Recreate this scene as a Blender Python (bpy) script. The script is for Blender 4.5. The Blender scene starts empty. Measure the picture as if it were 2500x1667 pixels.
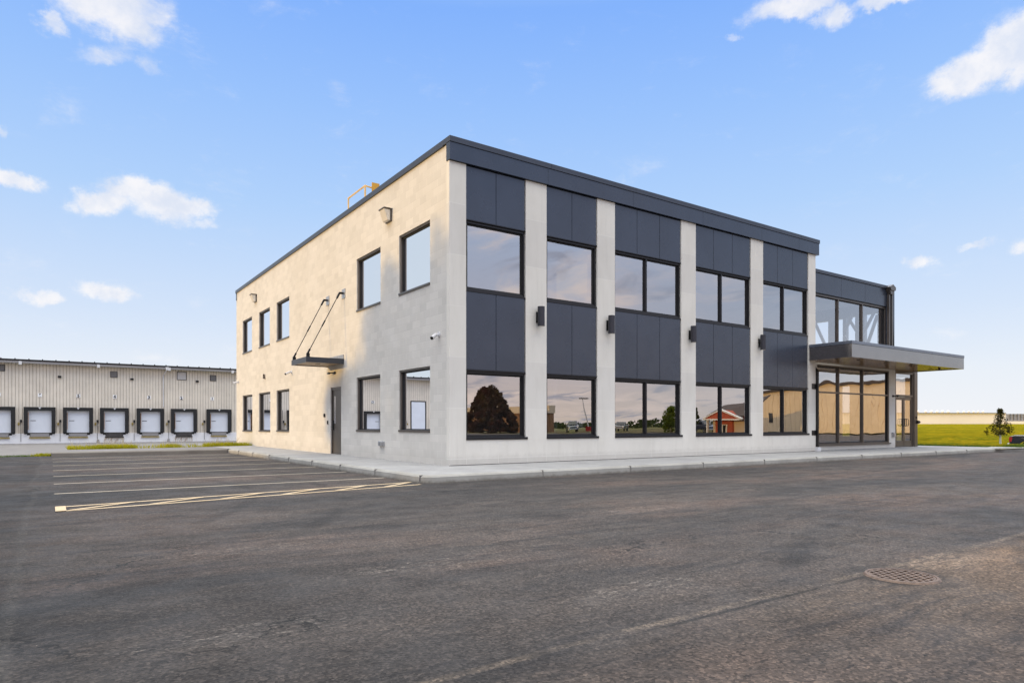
import bpy, math, random
from mathutils import Vector, Matrix
random.seed(7)
C = bpy.context.scene.collection
SC = bpy.context.scene

# ------------------------------------------------------------------ camera
CU, CV, CZ = -7.767, -13.782, 1.1214
FWD = Vector((0.57039, 0.82137, 0.0)); RGT = Vector((0.82137, -0.57039, 0.0)); FPX = 1621.5
cam = bpy.data.objects.new('camera', bpy.data.cameras.new('camera')); C.objects.link(cam)
cam.location = (CU, CV, CZ)
cam.rotation_euler = (math.radians(90), 0, math.atan2(-FWD.x, FWD.y))
cam.data.sensor_width = 36; cam.data.lens = 36 * FPX / 2500
cam.data.shift_y = (1037 - 833.5) / 2500
cam.data.clip_start = 0.05; cam.data.clip_end = 6000
SC.camera = cam
SC.view_settings.view_transform = 'Standard'; SC.view_settings.look = 'None'
SC.view_settings.exposure = 0.0; SC.view_settings.gamma = 1.0
SC.view_settings.use_curve_mapping = False

# ------------------------------------------------------------------ sun
SUN_DIR = Vector((-0.976, 0.215, 0.105)).normalized()      # towards the sun
sl = bpy.data.lights.new('sun', 'SUN'); sl.energy = 2.25; sl.angle = math.radians(0.6); sl.color = (1.0, 0.64, 0.20)
sun = bpy.data.objects.new('sun', sl); C.objects.link(sun)
sun.rotation_euler = SUN_DIR.to_track_quat('Z', 'Y').to_euler(); sun.location = (-40, 10, 30)

# ------------------------------------------------------------------ node helpers
class NT:
    def __init__(s, nt): s.t = nt; s.n = nt.nodes; s.l = nt.links
    def new(s, typ, **kw):
        nd = s.n.new(typ)
        for k, v in kw.items():
            if k[0] == 'i' and k[1:].isdigit(): s.put(nd, int(k[1:]), v)
            elif k.startswith('I_'): s.put(nd, k[2:].replace('_', ' '), v)
            else: setattr(nd, k, v)
        return nd
    def put(s, nd, key, v):
        if isinstance(v, bpy.types.NodeSocket): s.l.new(v, nd.inputs[key])
        else: nd.inputs[key].default_value = v
    def m(s, op, a, b=None, c=None, clamp=False):
        nd = s.n.new('ShaderNodeMath'); nd.operation = op; nd.use_clamp = clamp
        s.put(nd, 0, a)
        if b is not None: s.put(nd, 1, b)
        if c is not None: s.put(nd, 2, c)
        return nd.outputs[0]
    def v(s, op, a, b=None):
        nd = s.n.new('ShaderNodeVectorMath'); nd.operation = op
        s.put(nd, 0, a)
        if b is not None: s.put(nd, 1, b)
        return nd
    def rng(s, x, a, b, c=0.0, d=1.0, smooth=True):
        nd = s.n.new('ShaderNodeMapRange'); nd.interpolation_type = 'SMOOTHSTEP' if smooth else 'LINEAR'
        for i, q in enumerate((x, a, b, c, d)): s.put(nd, i, q)
        return nd.outputs[0]
    def mix(s, f, a, b, bt='MIX'):
        nd = s.n.new('ShaderNodeMix'); nd.data_type = 'RGBA'; nd.blend_type = bt
        s.put(nd, 0, f)
        for i, q in ((6, a), (7, b)):
            if isinstance(q, (tuple, list)) and len(q) == 3: q = (*q, 1)
            s.put(nd, i, q)
        return nd.outputs[2]
    def noise(s, vec, scale, detail=3, rough=0.55, dist=0.0, out=0):
        nd = s.n.new('ShaderNodeTexNoise')
        if vec is not None: s.l.new(vec, nd.inputs['Vector'])
        nd.inputs['Scale'].default_value = scale; nd.inputs['Detail'].default_value = detail
        nd.inputs['Roughness'].default_value = rough; nd.inputs['Distortion'].default_value = dist
        return nd.outputs[out]
    def xyz(s, vec): nd = s.n.new('ShaderNodeSeparateXYZ'); s.l.new(vec, nd.inputs[0]); return nd.outputs
    def comb(s, x, y, z):
        nd = s.n.new('ShaderNodeCombineXYZ')
        for i, q in enumerate((x, y, z)): s.put(nd, i, q)
        return nd.outputs[0]
    def scale(s, vec, sc): 
        nd = s.v('MULTIPLY', vec, sc); return nd.outputs[0]
    def ramp(s, x, stops, interp='LINEAR'):
        nd = s.n.new('ShaderNodeValToRGB'); s.l.new(x, nd.inputs[0]); cr = nd.color_ramp; cr.interpolation = interp
        while len(cr.elements) > 1: cr.elements.remove(cr.elements[0])
        cr.elements[0].position = stops[0][0]; cr.elements[0].color = (*stops[0][1], 1)
        for p, c in stops[1:]:
            e = cr.elements.new(p); e.color = (*c, 1)
        return nd.outputs[0]

# ------------------------------------------------------------------ sky
w = bpy.data.worlds.new('World'); SC.world = w; w.use_nodes = True
W = NT(w.node_tree); W.n.clear()
tc = W.new('ShaderNodeTexCoord'); D = tc.outputs['Generated']
dx, dy, dz = W.xyz(D)[0:3]
sky = W.new('ShaderNodeTexSky'); sky.sky_type = 'NISHITA'; sky.sun_disc = False
sky.sun_elevation = math.asin(SUN_DIR.z); sky.sun_rotation = math.atan2(SUN_DIR.x, SUN_DIR.y)
sky.air_density = 1.0; sky.dust_density = 0.6; sky.ozone_density = 2.0
grad = W.ramp(W.m('MAXIMUM', dz, 0.0), [(0.0, (.94, .955, 1.0)), (0.07, (.86, .915, 1.0)), (0.15, (.70, .82, 1.01)), (0.30, (.47, .685, 1.03)),
    (0.42, (.345, .58, 1.04)), (0.53, (.245, .48, 1.04)), (0.62, (.5, .7, 1.0)), (0.75, (1, .975, .94)), (1.0, (1, .975, .94))])
high = W.rng(dz, 0.56, 0.76, 0.0, 1.0)                  # unseen overhead sky, brightened as added fill for walls and ground
bright = W.m('MULTIPLY_ADD', high, 3.0, 1.0)
# the sky behind the camera (seen in the window glass) is greyer, with rosy evening cloud
back = W.rng(W.m('ADD', W.m('MULTIPLY', dx, FWD.x), W.m('MULTIPLY', dy, FWD.y)), 0.30, -0.35, 0.0, 1.0)
low = W.rng(dz, 0.62, 0.40)
bg = W.ramp(W.m('MAXIMUM', dz, 0.0), [(0.0, (.98, .80, .66)), (0.06, (.86, .73, .70)), (0.14, (.70, .68, .76)), (0.28, (.60, .70, .92)), (0.5, (.45, .62, .95))])
cn = W.noise(W.scale(W.v('DIVIDE', D, W.comb(W.m('ADD', W.m('MAXIMUM', dz, 0), .12), W.m('ADD', W.m('MAXIMUM', dz, 0), .12), 1.0)).outputs[0], (1, 1, 3)), 1.1, 6, .6, .4)
bg = W.mix(W.rng(cn, .47, .64, 0, .95), bg, (1.15, .93, .82))
cn2 = W.noise(W.scale(W.v('DIVIDE', D, W.comb(W.m('ADD', W.m('MAXIMUM', dz, 0), .12), W.m('ADD', W.m('MAXIMUM', dz, 0), .12), 1.0)).outputs[0], (1.3, .8, 3)), 1.7, 5, .6, .8)
bg = W.mix(W.rng(cn2, .50, .66, 0, .85), bg, (.44, .44, .53))
west = W.rng(W.m('ADD', W.m('MULTIPLY', dx, -.976), W.m('MULTIPLY', dy, .215)), .35, .62, 0.0, .85)
grad = W.mix(W.m('MULTIPLY', west, low), grad, (.66, .73, .79))
skyc = W.mix(W.m('MULTIPLY', back, low), grad, bg)
# fair-weather clouds, each at its own azimuth and elevation
az = W.m('ARCTAN2', dx, dy); el = W.m('ARCSINE', dz)
wn = W.noise(D, 11.0, 8, .68, 0.0, out=1)
wv = W.v('SUBTRACT', wn, (0.5, 0.5, 0.5)).outputs[0]
pos = W.v('ADD', W.comb(az, el, 0.0), W.scale(wv, (.095, .060, 0.0))).outputs[0]
AZ0 = math.atan2(FWD.x, FWD.y)
def azel(x, y):
    X = (x - 1250) / FPX; Y = (1037 - y) / FPX
    return AZ0 + math.atan(X), math.atan(Y / math.hypot(1, X))
CL = [(235, -15, 175, 70, 1.1), (300, 50, 90, 52, .9), (360, 20, 70, 60, .8), (112, 45, 34, 30, .7), (255, 133, 85, 24, .42), (300, 122, 40, 22, .3), (368, 175, 24, 26, .36), (185, 92, 22, 16, .25),
      (30, 440, 72, 26, 1.0), (250, 496, 62, 34, 1.1), (345, 478, 85, 36, 1.1), (400, 510, 110, 38, 1.0), (480, 512, 55, 24, .85), (520, 545, 36, 15, .6),
      (95, 735, 42, 20, .8), (252, 722, 74, 25, 1.0), (3, 318, 16, 16, .4), (1950, 10, 130, 30, .9), (2035, 38, 46, 30, .8), (2170, -2, 95, 18, .8), (1798, 86, 18, 14, .45),
      (2480, 95, 120, 62, 1.2), (2420, 150, 110, 58, 1.2), (2340, 190, 60, 34, .8), (2500, 150, 60, 60, 1.1), (2385, 602, 46, 13, .65), (2510, 600, 50, 24, .8), (2247, 648, 36, 16, .7),
      (830, 235, 36, 34, .2), (2320, 815, 60, 14, .3), (430, 880, 90, 12, .25)]
acc = None
for (x, y, rx, ry, a) in CL:
    a0, e0 = azel(x, y); ax, _ = azel(x + rx, y); _, ey = azel(x, y - ry)
    d = W.v('LENGTH', W.scale(W.v('SUBTRACT', pos, (a0, e0, 0)).outputs[0], (1 / (ax - a0), 1 / (ey - e0), 0))).outputs[1]
    q = W.rng(d, 0.25, 1.6, a * 1.15, 0.0)
    acc = q if acc is None else W.m('MAXIMUM', acc, q)
cm = W.rng(W.m('ADD', acc, W.m('MULTIPLY', W.m('SUBTRACT', W.noise(W.scale(D, (1, 1, 2.2)), 13.0, 9, .70, .3), .5), 1.5)), 0.04, 1.05)
cshade = W.mix(W.rng(W.noise(D, 17.0, 6, .6), .38, .66), (1.04, 1.02, 1.03), (.80, .85, .97))
skyc = W.mix(W.m('MULTIPLY', cm, .93), skyc, cshade)
bl = W.m('MULTIPLY', bright, W.m('MULTIPLY_ADD', W.m('MULTIPLY', back, low), .45, 1.0))  # sky behind the camera also raised as added fill for the walls
skyc = W.mix(1.0, skyc, W.comb(bl, bl, bl), 'MULTIPLY')
mixs = W.mix(0.93, sky.outputs[0], W.v('SCALE', skyc).outputs[0])
sc_n = [n for n in W.n if n.bl_idname == 'ShaderNodeVectorMath' and n.operation == 'SCALE'][-1]; sc_n.inputs['Scale'].default_value = 10.0
bgn = W.new('ShaderNodeBackground'); W.l.new(mixs, bgn.inputs[0]); bgn.inputs[1].default_value = 0.1
out = W.new('ShaderNodeOutputWorld'); W.l.new(bgn.outputs[0], out.inputs[0])
w.cycles.sampling_method = 'MANUAL'; w.cycles.sample_map_resolution = 1024

# ------------------------------------------------------------------ materials
def mat(name, base, rough=.6, metal=0.0, fn=None, bump=None, spec=.5, coat=0.0):
    m = bpy.data.materials.new(name); m.use_nodes = True; N = NT(m.node_tree); b = m.node_tree.nodes['Principled BSDF']
    b.inputs['Base Color'].default_value = (*base, 1); b.inputs['Roughness'].default_value = rough; b.inputs['Metallic'].default_value = metal
    b.inputs['Specular IOR Level'].default_value = spec; b.inputs['Coat Weight'].default_value = coat
    if fn: fn(N, b)
    return m
def vary(base, sc=1.5, amt=.12, bsc=60, bamt=.1, bdist=.01, rvar=0.0):
    lo = tuple(c * (1 - amt) for c in base); hi = tuple(min(1, c * (1 + amt)) for c in base)
    def fn(N, b):
        P = N.new('ShaderNodeTexCoord').outputs['Object']
        f = N.rng(N.noise(P, sc, 5, .6), .3, .7)
        N.l.new(N.mix(f, lo, hi), b.inputs['Base Color'])
        if bamt:
            bp = N.new('ShaderNodeBump'); bp.inputs['Strength'].default_value = bamt; bp.inputs['Distance'].default_value = bdist
            N.l.new(N.noise(P, bsc, 3), bp.inputs['Height']); N.l.new(bp.outputs[0], b.inputs['Normal'])
        if rvar:
            r0 = b.inputs['Roughness'].default_value
            N.l.new(N.rng(N.noise(P, sc * 2.2, 4), .3, .7, r0 - rvar, r0 + rvar), b.inputs['Roughness'])
    return fn
def M(name, base, rough=.6, metal=0.0, amt=.12, sc=1.5, bamt=.1, bsc=60, spec=.5, rvar=0.0, coat=0.0, bdist=.01):
    return mat(name, base, rough, metal, vary(base, sc, amt, bsc, bamt, bdist, rvar), None, spec, coat)

def block_fn(N, b):
    P = N.new('ShaderNodeTexCoord').outputs['Object']; x, y, z = N.xyz(P)[0:3]
    uv = N.comb(N.m('ADD', x, y), N.m('SUBTRACT', z, .15), 0)
    br = N.new('ShaderNodeTexBrick', offset=.5, squash=1.0)
    N.l.new(uv, br.inputs['Vector'])
    for k, v in (('Scale', 1.0), ('Mortar Size', .007), ('Mortar Smooth', .3), ('Bias', 0.0), ('Brick Width', .39), ('Row Height', .195)): br.inputs[k].default_value = v
    br.inputs['Color1'].default_value = (.57, .55, .51, 1); br.inputs['Color2'].default_value = (.645, .62, .575, 1); br.inputs['Mortar'].default_value = (.68, .655, .61, 1)
    big = N.rng(N.noise(P, .55, 5, .65, .5), .3, .72)
    c = N.mix(1.0, br.outputs[0], N.mix(big, (1.03, 1.03, 1.03), (.95, .945, .93)), 'MULTIPLY')
    fine = N.noise(P, 45, 4, .7)
    bed = N.m('FRACT', N.m('DIVIDE', N.m('SUBTRACT', z, .15), .195)); bl_ = N.m('LESS_THAN', bed, .05)
    c = N.mix(N.m('MULTIPLY', bl_, .42), c, (.38, .36, .33))
    c = N.mix(1.0, c, N.mix(fine, (.93, .93, .93), (1.05, 1.05, 1.05)), 'MULTIPLY')
    foot = N.m('MULTIPLY', N.rng(N.m('ADD', z, N.m('MULTIPLY', N.noise(P, 2.5, 4), .35)), .30, .60, 1.0, 0.0), .22)
    c = N.mix(foot, c, (.40, .37, .33))
    N.l.new(c, b.inputs['Base Color'])
    bp = N.new('ShaderNodeBump'); bp.inputs['Strength'].default_value = .35; bp.inputs['Distance'].default_value = .006
    N.l.new(N.m('ADD', N.m('MULTIPLY', br.outputs[1], -.6), N.m('MULTIPLY', N.noise(P, 70, 4, .7), .8)), bp.inputs['Height']); N.l.new(bp.outputs[0], b.inputs['Normal'])
def precast_fn(N, b):
    P = N.new('ShaderNodeTexCoord').outputs['Object']; x, y, z = N.xyz(P)[0:3]
    ph = N.m('FRACT', N.m('DIVIDE', N.m('SUBTRACT', z, .155), 1.219))
    jl = N.m('MAXIMUM', N.m('LESS_THAN', ph, .007), N.m('GREATER_THAN', ph, .993))
    f = N.rng(N.noise(N.scale(P, (1, 1, .5)), 1.6, 6, .62, .3), .25, .75)
    c = N.mix(f, (.645, .62, .565), (.71, .685, .63))
    blk = N.new('ShaderNodeTexWhiteNoise'); blk.noise_dimensions = '1D'
    N.l.new(N.m('FLOOR', N.m('DIVIDE', N.m('SUBTRACT', z, .155), 1.219)), blk.inputs['W'])
    c = N.mix(1.0, c, N.mix(blk.outputs[0], (.95, .95, .955), (1.03, 1.03, 1.02)), 'MULTIPLY')
    st = N.rng(N.noise(N.scale(P, (5, 5, .35)), 1.6, 5, .7), .50, .72, 0.0, .16)
    c = N.mix(st, c, (.42, .40, .36))
    ft = N.m('MULTIPLY', N.rng(N.m('ADD', z, N.m('MULTIPLY', N.noise(P, 4, 5, .7), .25)), .22, .42, 1.0, 0.0), .35)
    c = N.mix(ft, c, (.36, .34, .31))
    c = N.mix(N.m('MULTIPLY', jl, .5), c, (.76, .74, .69))
    N.l.new(c, b.inputs['Base Color'])
    bp = N.new('ShaderNodeBump'); bp.inputs['Strength'].default_value = .2; bp.inputs['Distance'].default_value = .003
    N.l.new(N.noise(P, 90, 4, .7), bp.inputs['Height']); N.l.new(bp.outputs[0], b.inputs['Normal'])
def concrete_fn(c0, c1, stain=.35, joint=None, worn=False):
    def fn(N, b):
        P = N.new('ShaderNodeTexCoord').outputs['Object']; x, y, z = N.xyz(P)[0:3]
        c = N.mix(N.rng(N.noise(P, 1.1, 6, .65, .4), .28, .72), c0, c1)
        c = N.mix(N.m('MULTIPLY', N.rng(N.noise(P, 5, 6, .75, .6), .58, .75), stain), c, tuple(q * .55 for q in c0))
        if worn: c = N.mix(N.m('MULTIPLY', N.rng(N.m('ADD', z, N.m('MULTIPLY', N.noise(P, 7, 5, .8), .12)), .13, .05), .7), c, (.10, .085, .065))
        c = N.mix(1.0, c, N.mix(N.noise(P, 120, 3, .8), (.86, .86, .86), (1.12, 1.12, 1.12)), 'MULTIPLY')
        N.l.new(c, b.inputs['Base Color'])
        bp = N.new('ShaderNodeBump'); bp.inputs['Strength'].default_value = .3; bp.inputs['Distance'].default_value = .004
        N.l.new(N.noise(P, 80, 4, .7), bp.inputs['Height']); N.l.new(bp.outputs[0], b.inputs['Normal'])
    return fn
def asphalt_fn(N, b):
    P = N.new('ShaderNodeTexCoord').outputs['Object']; x, y, z = N.xyz(P)[0:3]
    n1 = N.noise(P, .5, 4); wob = N.m('MULTIPLY', N.m('SUBTRACT', n1, .5), .35)
    L = N.rng(N.noise(N.scale(P, (.16, .5, 1)), 1.0, 6, .65, .6), .32, .68)
    c = N.mix(L, (.025, .0245, .0255), (.060, .052, .0475))
    warm = N.rng(N.noise(N.scale(P, (.22, .55, 1)), .8, 4, .55), .46, .66)
    c = N.mix(N.m('MULTIPLY', warm, .75), c, (.082, .061, .052))
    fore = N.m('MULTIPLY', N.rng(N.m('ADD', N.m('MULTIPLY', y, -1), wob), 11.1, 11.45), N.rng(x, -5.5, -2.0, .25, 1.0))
    c = N.mix(N.m('MULTIPLY', fore, .65), c, (.080, .060, .044))                         # brown mat beyond the seam, with a warm sun patch painted in at right
    S = N.rng(N.noise(N.scale(P, (.5, 2.6, 1)), 1.3, 7, .72, 1.0), .46, .66)           # paving streaks along the lane
    c = N.mix(N.m('MULTIPLY', S, .70), c, (.017, .017, .019))
    S2 = N.rng(N.noise(N.scale(P, (.9, 5.5, 1)), 1.7, 6, .75, 1.4), .57, .70)
    c = N.mix(N.m('MULTIPLY', S2, .5), c, (.088, .076, .068))
    t1 = N.rng(N.noise(N.scale(P, (2.2, 5.0, 1)), 2.2, 6, .8, .6), .56, .66)
    c = N.mix(N.m('MULTIPLY', N.m('MULTIPLY', t1, N.rng(N.noise(P, .6, 3), .42, .58)), .85), c, (.010, .010, .011))
    seam = N.rng(N.m('ABSOLUTE', N.m('ADD', N.m('ADD', y, 11.17), N.m('MULTIPLY', wob, .35))), .010, .045, 1.0, 0.0)
    c = N.mix(N.m('MULTIPLY', seam, N.rng(N.noise(P, 2.2, 4), .35, .6, .05, .7)), c, (.105, .088, .072))
    edge = N.m('MULTIPLY', N.rng(N.m('ADD', N.m('ADD', y, 11.22), N.m('MULTIPLY', wob, .5)), .10, -.28, 0.0, 1.0), N.rng(N.m('ADD', y, 11.22), -.9, -.15, 0.0, 1.0))
    edge = N.m('MULTIPLY', edge, N.m('MULTIPLY', N.rng(x, -2.4, -1.3, 0.0, 1.0), N.rng(N.noise(N.scale(P, (1, 3, 1)), 3, 5, .7), .35, .6, .35, 1.0)))
    c = N.mix(N.m('MULTIPLY', edge, .75), c, (.165, .115, .078))
    sd2 = N.rng(N.m('ABSOLUTE', N.m('ADD', N.m('ADD', y, 11.24), N.m('MULTIPLY', wob, .35))), .006, .03, 1.0, 0.0)
    c = N.mix(N.m('MULTIPLY', sd2, N.rng(N.noise(P, 1.1, 4), .45, .6, .0, .8)), c, (.012, .012, .012))
    lf = N.m('ADD', N.m('ADD', x, 8.02), N.m('MULTIPLY', N.m('SUBTRACT', N.noise(P, .22, 2), .5), .6))
    c = N.mix(N.m('MULTIPLY', N.rng(N.m('ABSOLUTE', lf), .015, .06, 1.0, 0.0), .35), c, (.075, .072, .068))
    for (cx, cy, rad, a) in ((-13.0, -1.0, 9.4, .30), (-12.8, -.9, 7.9, .22), (3.5, -22.0, 13.0, .28), (3.3, -22.2, 11.4, .22), (-1.0, -7.6, 2.9, .12)):   # turning tyre marks
        d = N.v('LENGTH', N.v('SUBTRACT', P, (cx, cy, 0)).outputs[0]).outputs[1]
        tm = N.rng(N.m('ABSOLUTE', N.m('SUBTRACT', N.m('ADD', d, N.m('MULTIPLY', wob, .5)), rad)), .04, .16, a, 0.0)
        c = N.mix(N.m('MULTIPLY', tm, N.rng(n1, .42, .58, .1, 1.6)), c, (.012, .012, .013))
    pale = N.v('LENGTH', N.scale(N.v('SUBTRACT', P, (-1.80, -11.31, 0)).outputs[0], (1.0, 2.4, 1))).outputs[1]
    pm_ = N.m('MULTIPLY', N.rng(pale, .15, .75, 1.0, 0.0), N.rng(N.noise(N.scale(P, (1.5, 5, 1)), 3.5, 5, .7, 1.0), .44, .60))
    c = N.mix(N.m('MULTIPLY', pm_, .8), c, (.20, .155, .115))                          # dusty wash by the manhole
    for (qx, qy, qs, qa) in ((-6.9, -10.0, .55, .7), (-6.3, -7.5, .7, .5), (-4.3, -10.5, .6, .5), (-1.4, -7.5, .9, .5), (-5.3, -9.0, .8, .45)):
        dd = N.v('LENGTH', N.scale(N.v('SUBTRACT', P, (qx, qy, 0)).outputs[0], (.6, 2.2, 1))).outputs[1]
        mm = N.m('MULTIPLY', N.rng(dd, qs * .1, qs, qa, 0.0), N.rng(N.noise(N.scale(P, (2.5, 9, 1)), 2.5, 6, .75, 1.2), .50, .64))
        c = N.mix(mm, c, (.21, .195, .18))
    ring_ = N.v('LENGTH', N.v('SUBTRACT', P, (-2.60, -11.39, 0)).outputs[0]).outputs[1]
    c = N.mix(N.m('MULTIPLY', N.rng(ring_, .24, .48, 1.0, 0.0), N.rng(N.noise(P, 4, 4), .35, .6, .15, .75)), c, (.016, .015, .015))
    sp = N.new('ShaderNodeTexVoronoi'); sp.inputs['Scale'].default_value = 70; N.l.new(P, sp.inputs['Vector'])
    spx = N.xyz(sp.outputs['Color'])[0]
    c = N.mix(1.0, c, N.ramp(spx, [(0, (.45, .45, .45)), (.3, (.82, .82, .82)), (.7, (1.1, 1.1, 1.1)), (1, (1.9, 1.85, 1.8))]), 'MULTIPLY')
    g2 = N.noise(P, 17, 5, .8)
    c = N.mix(1.0, c, N.ramp(g2, [(.30, (.72, .72, .72)), (.5, (1.02, 1.0, .985)), (.70, (1.36, 1.32, 1.28))]), 'MULTIPLY')
    sc = N.m('MULTIPLY', N.rng(N.noise(N.scale(P, (.8, 4.2, 1)), 1.9, 8, .78, 1.4), .635, .74), N.rng(N.noise(P, .8, 2), .47, .58))
    c = N.mix(N.m('MULTIPLY', sc, .8), c, (.17, .155, .145))                           # scuffs of dried dust
    c = N.mix(N.rng(N.noise(P, 38, 1, .5), .825, .84), c, (.5, .46, .42))
    cr = N.new('ShaderNodeTexVoronoi', feature='DISTANCE_TO_EDGE'); cr.inputs['Scale'].default_value = .17
    N.l.new(N.v('ADD', P, N.scale(N.noise(P, 1.2, 5, .7, 0, 1), (1.6, 1.6, 0))).outputs[0], cr.inputs['Vector'])
    crk = N.m('MULTIPLY', N.m('LESS_THAN', cr.outputs[0], .0026), N.rng(N.noise(P, .35, 2), .46, .54))
    c = N.mix(N.m('MULTIPLY', crk, .9), c, (.006, .006, .006))
    vignette = N.m('MULTIPLY', N.rng(x, -9.8, -3.8, .50, 1.0), N.rng(lf, -.05, .05, .86, 1.0))  # lens vignette painted into the asphalt: darker towards the left
    c = N.mix(1.0, c, N.comb(N.m('MULTIPLY', vignette, 1.16), N.m('MULTIPLY', vignette, 1.12), N.m('MULTIPLY', vignette, 1.07)), 'MULTIPLY')
    N.l.new(c, b.inputs['Base Color'])
    N.l.new(N.rng(N.noise(P, 2, 4), .3, .7, .72, .95), b.inputs['Roughness'])
    bp = N.new('ShaderNodeBump'); bp.inputs['Strength'].default_value = .7; bp.inputs['Distance'].default_value = .007
    N.l.new(N.m('ADD', sp.outputs[0], N.m('MULTIPLY', N.noise(P, 22, 6, .85), 1.8)), bp.inputs['Height']); N.l.new(bp.outputs[0], b.inputs['Normal'])
def grass_fn(c0, c1, c2, sc=1.0):
    def fn(N, b):
        P = N.new('ShaderNodeTexCoord').outputs['Object']
        c = N.mix(N.rng(N.noise(N.scale(P, (.12, .12, 1)), sc, 7, .7), .38, .62), c0, c1)
        c = N.mix(N.m('MULTIPLY', N.rng(N.noise(N.scale(P, (.35, .35, 1)), sc, 5, .7), .52, .68), .7), c, tuple(q * .45 for q in c1))
        c = N.mix(N.rng(N.noise(P, 1.2 * sc, 7, .75), .42, .66), c, c2)
        N.l.new(c, b.inputs['Base Color'])
        c = N.mix(1.0, c, N.mix(N.rng(N.noise(N.scale(P, (.8, .8, 1)), sc, 8, .8), .40, .62), (.62, .66, .6), (1.18, 1.12, 1.0)), 'MULTIPLY'); N.l.new(c, b.inputs['Base Color'])
        bp = N.new('ShaderNodeBump'); bp.inputs['Strength'].default_value = 1.0; bp.inputs['Distance'].default_value = .35
        N.l.new(N.noise(P, 2.6 * sc, 8, .8), bp.inputs['Height']); N.l.new(bp.outputs[0], b.inputs['Normal'])
    return fn
def glass(name, refl, tint, wave=0.0, gcol=(.96, .97, 1.0)):
    m = bpy.data.materials.new(name); m.use_nodes = True; N = NT(m.node_tree); N.n.clear()
    g = N.new('ShaderNodeBsdfGlossy'); g.inputs['Color'].default_value = (*gcol, 1); g.inputs['Roughness'].default_value = 0.0
    t = N.new('ShaderNodeBsdfTransparent'); t.inputs[0].default_value = (*tint, 1)
    fr = N.new('ShaderNodeFresnel'); fr.inputs[0].default_value = 1.5
    f = N.m('ADD', fr.outputs[0], refl, clamp=True)
    if wave:
        P = N.new('ShaderNodeTexCoord').outputs['Object']
        bp = N.new('ShaderNodeBump'); bp.inputs['Strength'].default_value = 1.0; bp.inputs['Distance'].default_value = wave
        N.l.new(N.noise(P, .9, 1, .4), bp.inputs['Height']); N.l.new(bp.outputs[0], g.inputs['Normal'])
    mx = N.new('ShaderNodeMixShader'); N.l.new(f, mx.inputs[0]); N.l.new(t.outputs[0], mx.inputs[1]); N.l.new(g.outputs[0], mx.inputs[2])
    o = N.new('ShaderNodeOutputMaterial'); N.l.new(mx.outputs[0], o.inputs[0]); return m
def leaf_mat(name, c0, c1, trans=.35):
    m = bpy.data.materials.new(name); m.use_nodes = True; N = NT(m.node_tree); N.n.clear()
    P = N.new('ShaderNodeTexCoord').outputs['Object']
    c = N.mix(N.rng(N.noise(P, 1.3, 3), .3, .7), c0, c1)
    c = N.mix(1.0, c, N.mix(N.noise(P, 9, 2), (.6, .6, .6), (1.4, 1.4, 1.4)), 'MULTIPLY')
    d = N.new('ShaderNodeBsdfDiffuse'); t = N.new('ShaderNodeBsdfTranslucent'); N.l.new(c, d.inputs[0]); N.l.new(c, t.inputs[0])
    mx = N.new('ShaderNodeMixShader'); mx.inputs[0].default_value = trans; N.l.new(d.outputs[0], mx.inputs[1]); N.l.new(t.outputs[0], mx.inputs[2])
    o = N.new('ShaderNodeOutputMaterial'); N.l.new(mx.outputs[0], o.inputs[0]); return m
def stripes_fn(c0, c1, pitch, axis, wdt=.12):
    def fn(N, b):
        P = N.new('ShaderNodeTexCoord').outputs['Object']; q = N.xyz(P)[axis]
        f = N.m('LESS_THAN', N.m('FRACT', N.m('DIVIDE', q, pitch)), wdt)
        idn = N.new('ShaderNodeTexWhiteNoise'); idn.noise_dimensions = '1D'; N.l.new(N.m('FLOOR', N.m('DIVIDE', q, pitch)), idn.inputs['W'])
        c = N.mix(idn.outputs[0], c0, tuple(k * 1.25 for k in c0))
        sv = N.noise(N.scale(P, (.6, 6, 1) if axis == 1 else (6, .6, 1)), 2.0, 5, .7)
        c = N.mix(1.0, c, N.mix(sv, (.7, .7, .7), (1.25, 1.25, 1.25)), 'MULTIPLY')
        N.l.new(N.mix(f, c, c1), b.inputs['Base Color'])
    return fn

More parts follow.
